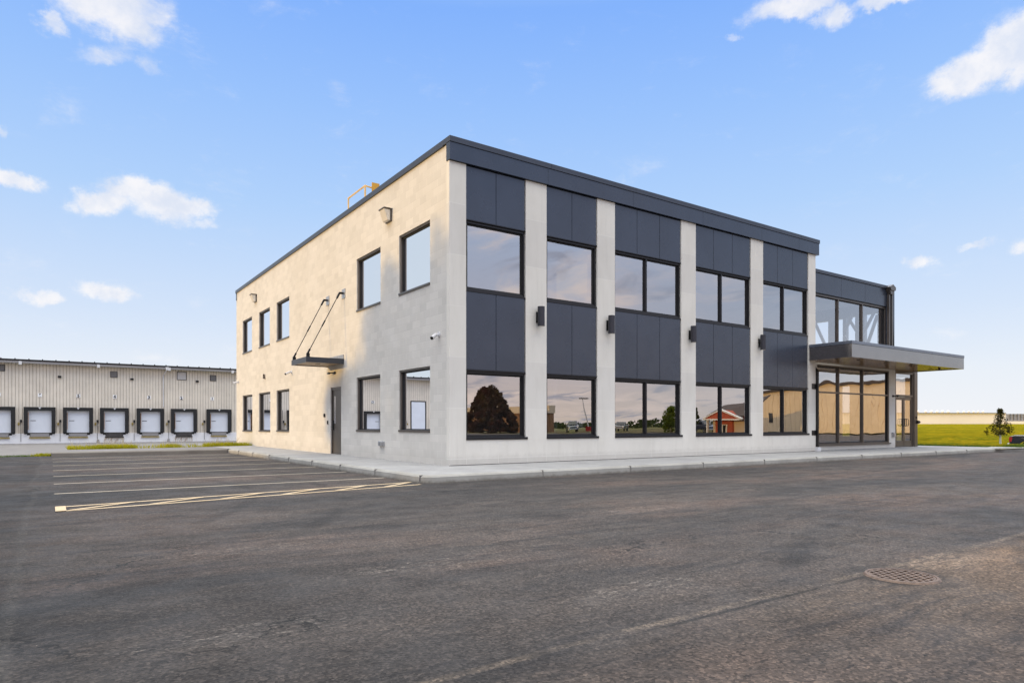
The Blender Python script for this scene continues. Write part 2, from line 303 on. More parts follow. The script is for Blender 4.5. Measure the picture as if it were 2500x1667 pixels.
MT = dict(
    canopycap=M('canopy_coping_metal', (.17, .19, .23), .3, .5, .06, 1.2, .03, 8),
    dirt=mat('dry_verge', (.2, .17, .12), .95, fn=grass_fn((.20, .165, .10), (.13, .12, .06), (.22, .18, .11)), spec=0),
    signwhite=M('sign_white', (.88, .88, .88), .5, 0, .02, 3, 0),
    precastjoint=M('precast_joint', (.70, .68, .63), .85, 0, .04, 3, 0),
    hatch=mat('hatch_paint', (.5, .4, .3), .8, fn=concrete_fn((.46, .34, .20), (.56, .44, .29), .5), spec=.3),
    joint=M('joint_grey', (.19, .18, .17), .9, 0, .1, 4, 0),
    canopy=M('canopy_fascia_metal', (.28, .265, .26), .13, .9, .05, 1.0, .03, 8, bdist=.004),
    kerbdark=mat('weathered_kerb', (.2, .18, .16), .9, fn=concrete_fn((.15, .135, .12), (.20, .185, .165), .4), spec=.3),
    block=mat('block_masonry', (.55, .53, .5), .9, fn=block_fn, spec=.25),
    precast=mat('precast_concrete', (.55, .53, .5), .8, fn=precast_fn, spec=.3),
    panel=M('slate_metal_panel', (.043, .054, .078), .26, .35, .07, .9, .10, 1.0, .6, .03, bdist=.008),
    trim=M('dark_anodised_trim', (.022, .022, .025), .32, .5, .08, 2, .02, 40, .5),
    bronze=M('bronze_aluminium', (.115, .100, .088), .30, .55, .08, 2, .02, 40, .5),
    coping=M('coping_metal', (.050, .057, .073), .36, .4, .08, 1.2, .04, 20),
    glassR=glass('reflective_glazing', .36, (.50, .52, .54), .0014),
    glassL=glass('tinted_glazing', .36, (.86, .89, .90), .0004),
    glassA=glass('entrance_glazing', .42, (.62, .62, .62), .005),
    glassU=glass('clear_storefront_glazing', .30, (.78, .82, .86), .0005),
    walk=mat('sidewalk_concrete', (.33, .32, .31), .88, fn=concrete_fn((.28, .275, .27), (.35, .345, .335), .2), spec=.3),
    kerb=mat('kerb_concrete', (.3, .29, .27), .9, fn=concrete_fn((.27, .26, .235), (.36, .35, .32), .4, worn=True), spec=.3),
    court=mat('court_concrete', (.16, .155, .15), .9, fn=concrete_fn((.15, .142, .138), (.20, .19, .18), .35), spec=.3),
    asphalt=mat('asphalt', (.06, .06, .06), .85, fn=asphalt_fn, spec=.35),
    paint=mat('line_paint', (.34, .27, .19), .8, fn=concrete_fn((.34, .285, .21), (.42, .37, .30), .6), spec=.3),
    grass=mat('field_grass', (.2, .2, .03), 1.0, fn=grass_fn((.27, .215, .012), (.11, .145, .012), (.34, .235, .012)), spec=0.0),
    earth=mat('far_ground', (.15, .15, .06), .95, fn=grass_fn((.16, .14, .05), (.10, .12, .035), (.19, .15, .07), .3), spec=.1),
    metalwall=M('ribbed_steel_siding', (.68, .625, .535), .5, .1, .07, .5, .03, 20),
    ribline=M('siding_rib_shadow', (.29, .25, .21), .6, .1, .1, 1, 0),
    basewhite=mat('painted_concrete_base', (.6, .6, .6), .85, fn=concrete_fn((.74, .74, .76), (.80, .80, .80), .35), spec=.3),
    white=M('white_painted_steel', (.62, .62, .63), .45, 0, .05, 2, .02),
    doorwhite=M('dock_door_white', (.66, .70, .76), .45, 0, .04, .8, .03, 12),
    black=M('black_rubber', (.008, .008, .009), .7, 0, .3, 4, .2, 30),
    blackm=M('black_metal', (.012, .012, .013), .35, .4, .2, 4, .02),
    yellow=M('safety_yellow', (.55, .33, .03), .5, 0, .12, 4, .05),
    rail=M('railing_yellow', (.62, .40, .14), .5, 0, .12, 4, .05),
    pitdark=M('pit_dark', (.05, .045, .045), .7, .1, .3, 4, .05),
    dullyellow=M('faded_yellow', (.30, .22, .05), .7, 0, .3, 4, .05),
    steel=M('galvanised_plate', (.42, .43, .45), .35, .7, .12, 6, .05),
    iron=M('cast_iron', (.145, .100, .075), .6, .3, .3, 22, .4, 90),
    soffit=mat('wood_look_soffit', (.3, .18, .08), .22, fn=stripes_fn((.30, .17, .07), (.02, .015, .012), .16, 1, .22)),
    soffitL=mat('canopy_soffit', (.4, .3, .2), .5, fn=stripes_fn((.36, .26, .17), (.12, .09, .06), .16, 0, .08)),
    interior=M('interior_plaster', (.50, .50, .49), .9, 0, .04, 1, 0),
    floorin=M('interior_floor', (.16, .15, .145), .6, 0, .1, 1, 0),
    lens=M('lamp_lens', (.72, .68, .60), .15, 0, .05, 3, .05),
    red=M('red_siding', (.42, .085, .035), .8, 0, .12, 2, .1),
    cream=M('cream_siding', (.62, .49, .34), .8, 0, .06, 2, .05),
    tan=M('tan_steel_siding', (.76, .58, .37), .55, 0, .05, .6, .03),
    shingle=M('brown_shingle', (.075, .055, .045), .9, 0, .3, 6, .4),
    whitetrim=M('white_trim', (.75, .70, .62), .6, 0, .04, 2, .02),
    darkglass=M('dark_glass', (.02, .022, .025), .05, 0, .1, 2, 0),
    farwall=M('far_cream_wall', (.80, .72, .60), .8, 0, .04, .05, 0),
    fargrey=M('far_grey_siding', (.26, .25, .25), .7, 0, .1, .2, 0),
    bark=M('bark', (.10, .075, .055), .9, 0, .3, 6, .5),
    wrap=M('white_tree_wrap', (.62, .60, .52), .8, 0, .08, 6, .2),
    leafdark=leaf_mat('purple_foliage', (.060, .022, .020), (.075, .050, .022)),
    leafyoung=leaf_mat('young_foliage', (.026, .030, .010), (.080, .066, .016)),
    leafgreen=leaf_mat('green_foliage', (.06, .10, .015), (.13, .16, .02)),
    leafwood=leaf_mat('wood_foliage', (.025, .04, .015), (.05, .06, .02), .2),
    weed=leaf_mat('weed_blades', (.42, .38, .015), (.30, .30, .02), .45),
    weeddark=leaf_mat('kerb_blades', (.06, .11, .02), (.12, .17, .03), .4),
    straw=leaf_mat('seed_stalks', (.42, .36, .22), (.50, .44, .30), .4),
    navy=M('navy_car_paint', (.008, .014, .04), .22, .3, .08, 2, 0, coat=.8),
    grey=M('grey_car_paint', (.10, .095, .095), .25, .3, .08, 2, 0, coat=.8),
    chrome=M('chrome', (.6, .6, .62), .15, 1.0, .05, 3, 0),
    tyre=M('tyre', (.012, .012, .012), .85, 0, .2, 8, .1),
    redlamp=M('red_lens', (.35, .02, .02), .2, 0, .1, 6, 0),
    paper=M('paper', (.7, .7, .68), .8, 0, .03, 8, 0),
    paperg=M('lime_paper', (.55, .58, .20), .8, 0, .05, 8, 0),
    card=M('cardboard', (.38, .24, .12), .85, 0, .08, 5, 0),
    book=M('book_covers', (.12, .16, .15), .6, 0, .5, 30, 0),
    ink=M('black_ink', (.01, .01, .01), .6, 0, 0, 1, 0),
    rust=M('rust_stain', (.24, .12, .05), .9, 0, .3, 5, 0),
)

# ------------------------------------------------------------------ mesh helpers
class MB:
    def __init__(s): s.v = []; s.f = []; s.mi = []; s.cur = 0
    def face(s, pts): n = len(s.v); s.v += [tuple(p) for p in pts]; s.f.append(tuple(range(n, n + len(pts)))); s.mi.append(s.cur); return s
    def box(s, x0, y0, z0, x1, y1, z1):
        if x0 > x1: x0, x1 = x1, x0
        if y0 > y1: y0, y1 = y1, y0
        if z0 > z1: z0, z1 = z1, z0
        n = len(s.v)
        s.v += [(x0, y0, z0), (x1, y0, z0), (x1, y1, z0), (x0, y1, z0), (x0, y0, z1), (x1, y0, z1), (x1, y1, z1), (x0, y1, z1)]
        for f in ((0, 3, 2, 1), (4, 5, 6, 7), (0, 1, 5, 4), (1, 2, 6, 5), (2, 3, 7, 6), (3, 0, 4, 7)): s.f.append(tuple(n + i for i in f)); s.mi.append(s.cur)
        return s
    def tube(s, p0, p1, r0, r1=None, seg=12, cap=True):
        r1 = r0 if r1 is None else r1; p0 = Vector(p0); p1 = Vector(p1); d = (p1 - p0).normalized()
        a = d.orthogonal().normalized(); b = d.cross(a); n = len(s.v)
        for p, r in ((p0, r0), (p1, r1)):
            for i in range(seg):
                t = 2 * math.pi * i / seg; s.v.append(tuple(p + a * math.cos(t) * r + b * math.sin(t) * r))
        for i in range(seg):
            j = (i + 1) % seg; s.f.append((n + i, n + j, n + seg + j, n + seg + i)); s.mi.append(s.cur)
        if cap: s.f.append(tuple(n + i for i in reversed(range(seg)))); s.f.append(tuple(n + seg + i for i in range(seg))); s.mi += [s.cur] * 2
        return s
    def path(s, pts, r, seg=8):
        for a, b in zip(pts, pts[1:]): s.tube(a, b, r, None, seg)
        return s
    def prism(s, pts, off):                                  # polygon swept by a vector
        n = len(s.v); k = len(pts); o = Vector(off)
        s.v += [tuple(p) for p in pts] + [tuple(Vector(p) + o) for p in pts]
        s.f.append(tuple(n + i for i in reversed(range(k)))); s.f.append(tuple(n + k + i for i in range(k))); s.mi += [s.cur] * 2
        for i in range(k): j = (i + 1) % k; s.f.append((n + i, n + j, n + k + j, n + k + i)); s.mi.append(s.cur)
        return s
    def build(s, name, m, parent=None, bevel=0, smooth=False, kind=None, label=None):
        me = bpy.data.meshes.new(name); o0 = Vector((0, 0, 0)); p = parent
        while p is not None: o0 += p.location; p = p.parent
        me.from_pydata([tuple(Vector(v) - o0) for v in s.v], [], s.f)
        ms = m if isinstance(m, list) else [m]
        for q in ms: me.materials.append(MT[q] if isinstance(q, str) else q)
        if len(ms) > 1: me.polygons.foreach_set('material_index', s.mi)
        me.update()
        import bmesh
        if s.f and len(s.f) < 20000 and not getattr(s, 'keep', False):
            bm = bmesh.new(); bm.from_mesh(me); bmesh.ops.recalc_face_normals(bm, faces=bm.faces); bm.to_mesh(me); bm.free()
        if smooth: me.polygons.foreach_set('use_smooth', [True] * len(me.polygons))
        o = bpy.data.objects.new(name, me); C.objects.link(o)
        if parent is not None: o.parent = parent
        if bevel:
            md = o.modifiers.new('bevel', 'BEVEL'); md.width = bevel; md.segments = 2; md.limit_method = 'ANGLE'
        if kind: o['kind'] = kind
        if label: o['label'] = label
        return o
def sep(name, mb, mt, parent, bevel=0, per=8):
    """build every box of a collector as an object of its own"""
    for i in range(0, len(mb.v), per):
        q = MB(); q.v = mb.v[i:i + per]; k = [f for f in mb.f if i <= f[0] < i + per]
        q.f = [tuple(a - i for a in f) for f in k]; q.mi = [0] * len(k); q.build(name, mt, parent, bevel)
def thing(name, loc, label, cat, group=None, rz=0.0):
    o = bpy.data.objects.new(name, None); C.objects.link(o); o.location = loc; o.rotation_euler = (0, 0, rz); o.empty_display_size = .3
    o['label'] = label; o['category'] = cat
    if group: o['group'] = group
    return o
def tag(o, label, cat, group=None):
    o['label'] = label; o['category'] = cat
    if group: o['group'] = group
    return o
def dup(root, loc, rz=None, label=None, group=None):
    r = root.copy(); C.objects.link(r); r.location = loc
    if rz is not None: r.rotation_euler = (0, 0, rz)
    if label: r['label'] = label
    if group: r['group'] = group
    for ch in list(root.children):
        c = ch.copy(); C.objects.link(c); c.parent = r
        for g in list(ch.children):
            d = g.copy(); C.objects.link(d); d.parent = c
    return r
def wall(axis, pos, thick, s0, s1, z0, z1, holes):
    """wall sheet with openings; axis 0: plane x=pos running in y; axis 1: plane y=pos running in x; thickness goes inwards (+)"""
    mb = MB(); S = sorted({s0, s1, *[h[0] for h in holes], *[h[1] for h in holes]}); Z = sorted({z0, z1, *[h[2] for h in holes], *[h[3] for h in holes]})
    S = [q for q in S if s0 <= q <= s1]; Z = [q for q in Z if z0 <= q <= z1]
    def pt(s, d, z): return (pos + d, s, z) if axis == 0 else (s, pos + d, z)
    def solid(i, j):
        if i < 0 or j < 0 or i >= len(S) - 1 or j >= len(Z) - 1: return False
        cs = (S[i] + S[i + 1]) / 2; cz = (Z[j] + Z[j + 1]) / 2
        return not any(h[0] < cs < h[1] and h[2] < cz < h[3] for h in holes)
    for i in range(len(S) - 1):
        for j in range(len(Z) - 1):
            if not solid(i, j): continue
            a, b, c, d = S[i], S[i + 1], Z[j], Z[j + 1]
            for t in (0, thick): mb.face([pt(a, t, c), pt(b, t, c), pt(b, t, d), pt(a, t, d)])
            for (ii, jj, p, q) in ((i - 1, j, (a, c), (a, d)), (i + 1, j, (b, c), (b, d)), (i, j - 1, (a, c), (b, c)), (i, j + 1, (a, d), (b, d))):
                if not solid(ii, jj): mb.face([pt(p[0], 0, p[1]), pt(q[0], 0, q[1]), pt(q[0], thick, q[1]), pt(p[0], thick, p[1])])
    return mb

# ================================================================== GROUND
g = MB(); g.face([(-3000, -3000, -1.6), (3000, -3000, -1.6), (3000, 3000, -1.6), (-3000, 3000, -1.6)]); g.build('ground', 'earth', kind='structure')
# asphalt lot
lot = MB(); lot.keep = True
lot.face([(-70, -75, 0), (70, -75, 0), (70, -3.85, 0), (24.9, -2.7, 0), (24.5, -2.45, 0), (-1.75, -2.3, 0), (-1.75, 14.7, 0), (-7.75, 14.7, 0), (-7.75, 15.35, 0), (-70, 15.35, 0)])
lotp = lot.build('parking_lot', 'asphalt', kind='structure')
lb = MB(); lb.face([(-70, 15.35, 0), (-70, 15.35, -1.6), (-7.75, 15.35, -1.6), (-7.75, 15.35, 0)]); lb.face([(-70, -75, 0), (-70, 15.35, 0), (-70, 15.35, -1.6), (-70, -75, -1.6)]); lb.build('lot_edge', 'asphalt', lotp)
# painted stall lines
LV = [12.96, 10.67, 8.32, 6.0, 3.76, 1.5, -.68]
for v in LV:
    m = MB(); m.face([(-7.72, v - .05, .004), (-1.97, v - .05, .004), (-1.97, v + .05, .004), (-7.72, v + .05, .004)])
    # lines lean slightly, as painted
    vs = []
    for (x, y, z) in m.v: vs.append((x, y + (x + 7.72) / 5.75 * (-1.2 + 1.2) , z))
    m.v = vs; m.build('painted_line', 'paint', lotp)
ha = MB()
def strip(mb, p, q, wd, z=.004):
    p = Vector((*p, z)); q = Vector((*q, z)); d = (q - p).normalized(); n = Vector((-d.y, d.x, 0)) * wd / 2
    mb.face([p - n, q - n, q + n, p + n])
strip(ha, (-7.7, -2.83), (-2.0, -1.98), .09); strip(ha, (-7.7, -3.36), (-2.05, -2.53), .09)
for k in range(6):
    u = -7.55 + k * .95; va = -3.36 + (u + 7.7) * .147; vb = -2.83 + (u + .80 + 7.7) * .149
    strip(ha, (u, va + .02), (u + .80, vb - .02), .085, .0075)
ha.face([(-7.72, -3.40, .011), (-7.60, -3.385, .011), (-7.60, -2.78, .011), (-7.72, -2.79, .011)])
ha.build('hatched_marking', 'hatch', lotp)

# kerbs: swept profile along a path (left-hand side is the road)
def kerb(path, name, parent=None, back=.16, h=.15, mt='kerb', kind='structure'):
    mb = MB(); prof = [(0, -.03), (.012, h - .035), (.045, h - .006), (.08, h + .002), (back, h + .002), (back, -.03)]
    pts = [Vector((*p, 0)) for p in path]; rings = []
    for i, p in enumerate(pts):
        d0 = (pts[i] - pts[i - 1]).normalized() if i else (pts[1] - pts[0]).normalized()
        d1 = (pts[i + 1] - pts[i]).normalized() if i < len(pts) - 1 else d0
        n0 = Vector((-d0.y, d0.x, 0)); n1 = Vector((-d1.y, d1.x, 0)); n = (n0 + n1); n /= n.dot(n0) if n.length else 1
        rings.append([p + n * a + Vector((0, 0, z)) for a, z in prof])
    k = len(prof)
    for r in rings: mb.v += [tuple(q) for q in r]
    for i in range(len(rings) - 1):
        for j in range(k): a = i * k + j; b = i * k + (j + 1) % k; mb.f.append((a, b, b + k, a + k)); mb.mi.append(0)
    mb.f.append(tuple(range(k))); mb.f.append(tuple(len(mb.v) - k + i for i in range(k))); mb.mi += [0, 0]
    return mb.build(name, mt, parent, kind=kind)
# path order such that the pavement is on the left of travel
R = .28
corner = [(-1.93 + R - R * math.sin(math.radians(90 - a)), -2.46 + R - R * math.cos(math.radians(90 - a))) for a in range(0, 91, 10)]
kerb([(-1.93, 14.6)] + corner + [(24.25, -2.6)], 'sidewalk_kerb')
kerb([(24.25, -2.605), (24.75, -2.80), (30, -3.0), (70, -4.0)], 'road_kerb', h=.142, back=.2)
kerb([(-7.75, 14.6 + .0), (-1.94, 14.6)], 'stall_kerb', h=.15, back=.2, mt='kerbdark')
# joints in the kerb: thin dark slots
jb = MB()
for k in range(8): v = 12.8 - k * 2.15; jb.box(-1.935, v - .004, 0, -1.80, v + .004, .1535)
for k in range(9):
    u = .9 + k * 2.6; yk = -2.463 - .0056 * (u + 1.6); jb.box(u - .005, yk, 0, u + .005, yk + .14, .1535)
sep('kerb_joint', jb, 'joint', bpy.data.objects['sidewalk_kerb'])
sw = MB(); sw.keep = True
cin = [(-1.79, 22.5), (-1.79, -2.0), (-1.72, -2.25), (-1.5, -2.34), (24.3, -2.48), (27.0, -2.62), (25.7, 1.1), (25.7, 10), (0.3, 10), (.3, 22.5)]
sw.face([(x, y, .15) for x, y in cin]); sw.build('sidewalk', 'walk', kind='structure')
sj = MB()
for k in range(13): v = -1.0 + k * 1.8; sj.box(-1.79, v - .004, .1495, 0, v + .004, .1512)
for k in range(14): u = 1.5 + k * 1.8; sj.box(u - .004, -2.40, .1495, u + .004, 0, .1512)
sep('sidewalk_joint', sj, 'joint', bpy.data.objects['sidewalk'])
wk = MB(); wk.face([(-7.75, 14.8, .151), (-1.79, 14.8, .151), (-1.79, 18.2, .148), (-7.75, 17.4, .148)]); wk.face([(-7.75, 17.4, .148), (-1.79, 18.2, .148), (.3, 19.9, .10), (-7.75, 19.0, .08)]); wk.face([(-7.75, 19.0, .08), (.3, 19.9, .10), (.3, 22, -.2), (-7.75, 22, -.25)]); wk.face([(-7.75, 14.6, .151), (-7.75, 17.4, .151), (-7.75, 17.4, -.3), (-7.75, 14.6, -.3)]); wk.build('path', 'court', kind='structure')
# truck court behind
ct = MB(); ct.keep = True
rows = [(15.36, -.03), (17.4, .02), (20, -.04), (26, -.35), (36, -.88), (50, -.93), (77.5, -.93)]
for (a, za), (b, zb) in zip(rows, rows[1:]): ct.face([(-90, a, za), (20, a, za), (20, b, zb), (-90, b, zb)])
ct.build('truck_court', 'court', kind='structure')

# right-hand field: height depends on the distance from the lot
def tz(t):
    P = [(0, .14), (28, .14), (45, -.12), (80, 0.0), (420, 1.76), (900, 3.0)]
    for (a, za), (b, zb) in zip(P, P[1:]):
        if t <= b: return za + (zb - za) * (t - a) / (b - a)
    return P[-1][1]
def fz(u, v):
    t = (u - CU) * FWD.x + (v - CV) * FWD.y
    z = tz(t) + .03 * math.sin(u * .23 + 1.3 * math.sin(v * .11)) * min(1, max(0, (t - 33) / 30)) + .02 * math.sin(v * .7 + u * .31) * min(1, max(0, (t - 30) / 10))
    # hollow holding the neighbouring lot where the truck stands
    lat = (u - CU) * RGT.x + (v - CV) * RGT.y
    q = min(1, max(0, (t - 43) / 3)) * min(1, max(0, (66 - t) / 10)) * min(1, max(0, (lat - 31.8) / 1.2))
    return z - .68 * q
fd = MB(); fd.keep = True
us = [24.3 + i * 1.0 for i in range(46)] + [72 + i * 12 for i in range(60)]
vs_ = [-2.85 + i * 1.0 for i in range(40)] + [38 + i * 14 for i in range(60)]
for v in vs_:
    for u in us:
        vv = v
        if v < -2.8: vv = v - (u - 24.3) * .026
        fd.v.append((u, vv, fz(u, vv) if u > 25.5 else .13))
nu = len(us)
for j in range(len(vs_) - 1):
    for i in range(nu - 1): fd.f.append((j * nu + i, j * nu + i + 1, (j + 1) * nu + i + 1, (j + 1) * nu + i)); fd.mi.append(0)
fd.build('field', 'grass', kind='structure', smooth=True)
bf = MB(); bf.face([(-20, -40, .02), (5, -76, .02), (140, -90, .15), (140, -20, .4), (71, -5, .2), (71, -40, .05), (40, -60, .02)])
bf.build('verge', 'dirt', kind='structure')

def blades(name, mt, n, area, h, wd, seed=1, zf=None, lean=.5, label=None, cat='grass'):
    rr = random.Random(seed); mb = MB(); mb.keep = True
    for _ in range(n):
        x, y = area(rr); z = zf(x, y) if zf else 0
        a = rr.uniform(0, 6.28); hh = h * rr.uniform(.45, 1.2); dx_, dy_ = math.cos(a) * wd, math.sin(a) * wd
        lx, ly = rr.gauss(0, lean) * hh, rr.gauss(0, lean) * hh
        mb.face([(x - dx_, y - dy_, z), (x + dx_, y + dy_, z), (x + lx * .4 + dx_ * .6, y + ly * .4 + dy_ * .6, z + hh * .6)])
        mb.face([(x - dx_ * .7 + lx * .25, y - dy_ * .7 + ly * .25, z + hh * .4), (x + dx_ * .7 + lx * .3, y + dy_ * .7 + ly * .3, z + hh * .4), (x + lx, y + ly, z + hh)])
    o = mb.build(name, mt, kind='stuff')
    if label: o['label'] = label; o['category'] = cat
    return o
def stripdens(rr):
    while True:
        x = rr.uniform(-7.2, .2); k = .5 + .5 * math.sin(x * 2.1 + .8) * math.sin(x * .9)
        if rr.random() < .04 + .96 * max(0, min(1, (k - .35) * 2.5)): break
    return x, 17.6 + (x + 7.75) * .14 + rr.uniform(0, 1.5)
blades('grass', 'weed', 9000, stripdens, .20, .013, 3, lambda x, y: .10, .35, 'bright yellow-green grass strip between the stalls and the truck court')
blades('tall_weeds', 'straw', 420, stripdens, .50, .004, 5, lambda x, y: .10, .15, 'thin pale seed stalks standing out of the grass strip', 'weeds')
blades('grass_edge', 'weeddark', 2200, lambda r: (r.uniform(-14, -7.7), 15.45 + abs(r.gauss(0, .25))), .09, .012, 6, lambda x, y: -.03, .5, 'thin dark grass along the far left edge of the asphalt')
blades('grass_tuft', 'weed', 420, lambda r: (-8.0 + r.gauss(0, .14), 15.55 + r.gauss(0, .12)), .14, .012, 8, lambda x, y: -.03, .4, 'bright grass tuft at the left end of the kerb')
def far_edge(r):
    t = r.random(); u = 25.9 + t * 28; 
    if r.random() < .2: return 25.8 + r.uniform(0, .5), r.uniform(-1.8, 6)
    return u + 1.4, -2.6 - (u - 26) * .03 + abs(r.gauss(0, .5))
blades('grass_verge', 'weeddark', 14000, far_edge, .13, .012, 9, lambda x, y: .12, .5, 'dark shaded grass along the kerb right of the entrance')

# ================================================================== OFFICE BUILDING
B = thing('office_building', (0, 0, .15), 'two-storey pale block office with dark slate panels, tall windows and glass entrance', 'building')
LW = [(.985, 2.785, .935, 2.595), (4.03, 5.83, .92, 2.58), (12.88, 14.68, .84, 2.56), (15.66, 17.55, .82, 2.56), (18.76, 20.65, .80, 2.56),
      (.985, 2.78, 4.62, 6.24), (4.01, 5.81, 4.60, 6.23), (12.88, 14.67, 4.585, 6.225), (15.74, 17.53, 4.58, 6.21), (18.83, 20.65, 4.58, 6.22)]
DR = (7.16, 8.15, .15, 2.375)
wall(0, 0, .25, .118, 22.0, .15, 7.80, LW + [DR]).build('block_wall', 'block', B)
wall(1, 21.75, .25, .25, 15.45, .15, 7.44, [(2, 6, 4.6, 6.2), (9, 13, 4.6, 6.2)]).build('rear_wall', 'block', B)
# far side, above and behind the annex
wall(0, 15.2, .25, .3, 21.75, .15, 7.38, []).build('side_wall', 'block', B)
rf = MB(); rf.box(.25, .12, 7.40, 15.2, 21.75, 7.55); rf.build('roof', 'interior', B)
ins = MB(); ins.box(.25, .3, .152, 15.2, 21.75, .17); ins.build('ground_floor', 'floorin', B)
i2 = MB(); i2.box(.25, .3, 3.45, 15.2, 21.75, 3.95); i2.box(.25, .3, 6.9, 15.2, 21.75, 7.0); sep('ceiling', i2, 'interior', B)
i3 = MB(); i3.box(3.4, .3, .17, 3.5, 21.7, 3.45); i3.box(4.6, .32, 3.95, 4.7, 21.7, 6.9); i3.box(.3, 9.2, .17, 3.4, 9.3, 3.45); i3.box(3.5, 6, .17, 15.2, 6.1, 3.45); i3.box(4.7, 7, 3.95, 15.2, 7.1, 6.9); sep('partition', i3, 'interior', B)

def window(axis, s0, s1, z0, z1, pos, mull=(), trans=(), fm='trim', gl='glassR', fw=.055, depth=.10, sill=None, parent=None, name='window', fdep=.07):
    """frame from the wall plane inwards; axis 1: front faces -y, axis 0: front faces -x"""
    fr = MB()
    def bx(mb, a, b, c, d, e, f):   # s range, depth range, z range
        if axis == 1: mb.box(a, pos + c, e, b, pos + d, f)
        else: mb.box(pos + c, a, e, pos + d, b, f)
    f0, f1 = .035, .035 + fdep
    bx(fr, s0, s1, f0, f1, z0, z0 + fw); bx(fr, s0, s1, f0, f1, z1 - fw, z1)
    bx(fr, s0, s0 + fw, f0, f1, z0 + fw, z1 - fw); bx(fr, s1 - fw, s1, f0, f1, z0 + fw, z1 - fw)
    # recessed inner stop
    o = fr.build(name, fm, parent, bevel=.004); fr = MB(); w2 = .032
    bx(fr, s0 + fw, s1 - fw, f1 - .03, f1 + .02, z0 + fw, z0 + fw + w2); bx(fr, s0 + fw, s1 - fw, f1 - .03, f1 + .02, z1 - fw - w2, z1 - fw)
    bx(fr, s0 + fw, s0 + fw + w2, f1 - .03, f1 + .02, z0 + fw + w2, z1 - fw - w2); bx(fr, s1 - fw - w2, s1 - fw, f1 - .03, f1 + .02, z0 + fw + w2, z1 - fw - w2)
    xs = [s0 + fw] + [x for m_ in mull for x in (m_ - .028, m_ + .028)] + [s1 - fw]
    fr.build('gasket', 'black', o); fr = MB()
    zs = [z0 + fw] + [q for t_ in trans for q in (t_ - .028, t_ + .028)] + [z1 - fw]
    for m_ in mull: bx(fr, m_ - .028, m_ + .028, f0 + .003, f1 + .02, z0 + fw, z1 - fw)
    for t_ in trans: bx(fr, s0 + fw, s1 - fw, f0 + .006, f1 + .018, t_ - .028, t_ + .028)
    if fr.v: fr.build('mullion', fm, o, bevel=.004)
    for i in range(0, len(xs), 2):
        for j in range(0, len(zs), 2):
            gb = MB(); d = f1
            if axis == 1: gb.face([(xs[i], pos + d, zs[j]), (xs[i + 1], pos + d, zs[j]), (xs[i + 1], pos + d, zs[j + 1]), (xs[i], pos + d, zs[j + 1])])
            else: gb.face([(pos + d, xs[i], zs[j]), (pos + d, xs[i + 1], zs[j]), (pos + d, xs[i + 1], zs[j + 1]), (pos + d, xs[i], zs[j + 1])])
            gb.keep = True; gb.build('pane', gl, o)
    if sill:
        sb = MB()
        if axis == 1: sb.box(s0 + .0, pos - .045, sill[0], s1 + .05, pos + .06, sill[1])
        else: sb.box(pos - .03, s0 - .0, sill[0], pos + .06, s1, sill[1])
        sb.build('sill', fm, o, bevel=.006)
    return o
for (a, b, c, d) in LW:
    window(0, a, b, c, d, 0, fm='bronze', gl='glassL', sill=(c - .002, c + .055), parent=B, fw=.05, fdep=.08)
# side door in the block wall
df = MB(); df.box(.03, 7.16, .15, .12, 7.215, 2.375); df.box(.03, 8.095, .15, .12, 8.15, 2.375); df.box(.03, 7.215, 2.29, .12, 8.095, 2.375); df.box(.03, 7.215, .15, .12, 8.095, .165)
dfo = df.build('side_door', 'bronze', B)
dl = MB(); dl.box(.06, 7.217, .166, .10, 8.093, 2.288); dlo = dl.build('door_leaf', 'bronze', dfo)
vl = MB(); vl.box(.05, 7.80, 1.17, .0585, 7.93, 2.08); vl.build('vision_strip', 'chrome', dfo)
hd = MB(); hd.box(.035, 7.99, .95, .0585, 8.05, 1.27); hd.tube((.04, 8.02, 1.06), (-.03, 8.02, 1.06), .012); hd.tube((-.03, 8.03, 1.06), (-.03, 7.88, 1.06), .013); hd.build('handle', 'blackm', dfo)

# precast front
pi = [(0, .445), (2.225, 2.895), (4.67, 5.335), (8.11, 8.78), (11.57, 12.25), (14.98, 15.45)]
wl = MB(); wl.box(.446, -.02, .15, 15.45, .2, .755); wl.build('base_wall', 'precast', B)
for i, (a, b) in enumerate(pi):
    p = MB()
    if i == 0: p.box(-.018, -.021, .15, b, .116, 7.385)
    else: p.box(a, -.018, .756, b, .22, 7.385)
    p.build('pier', 'precast', B)
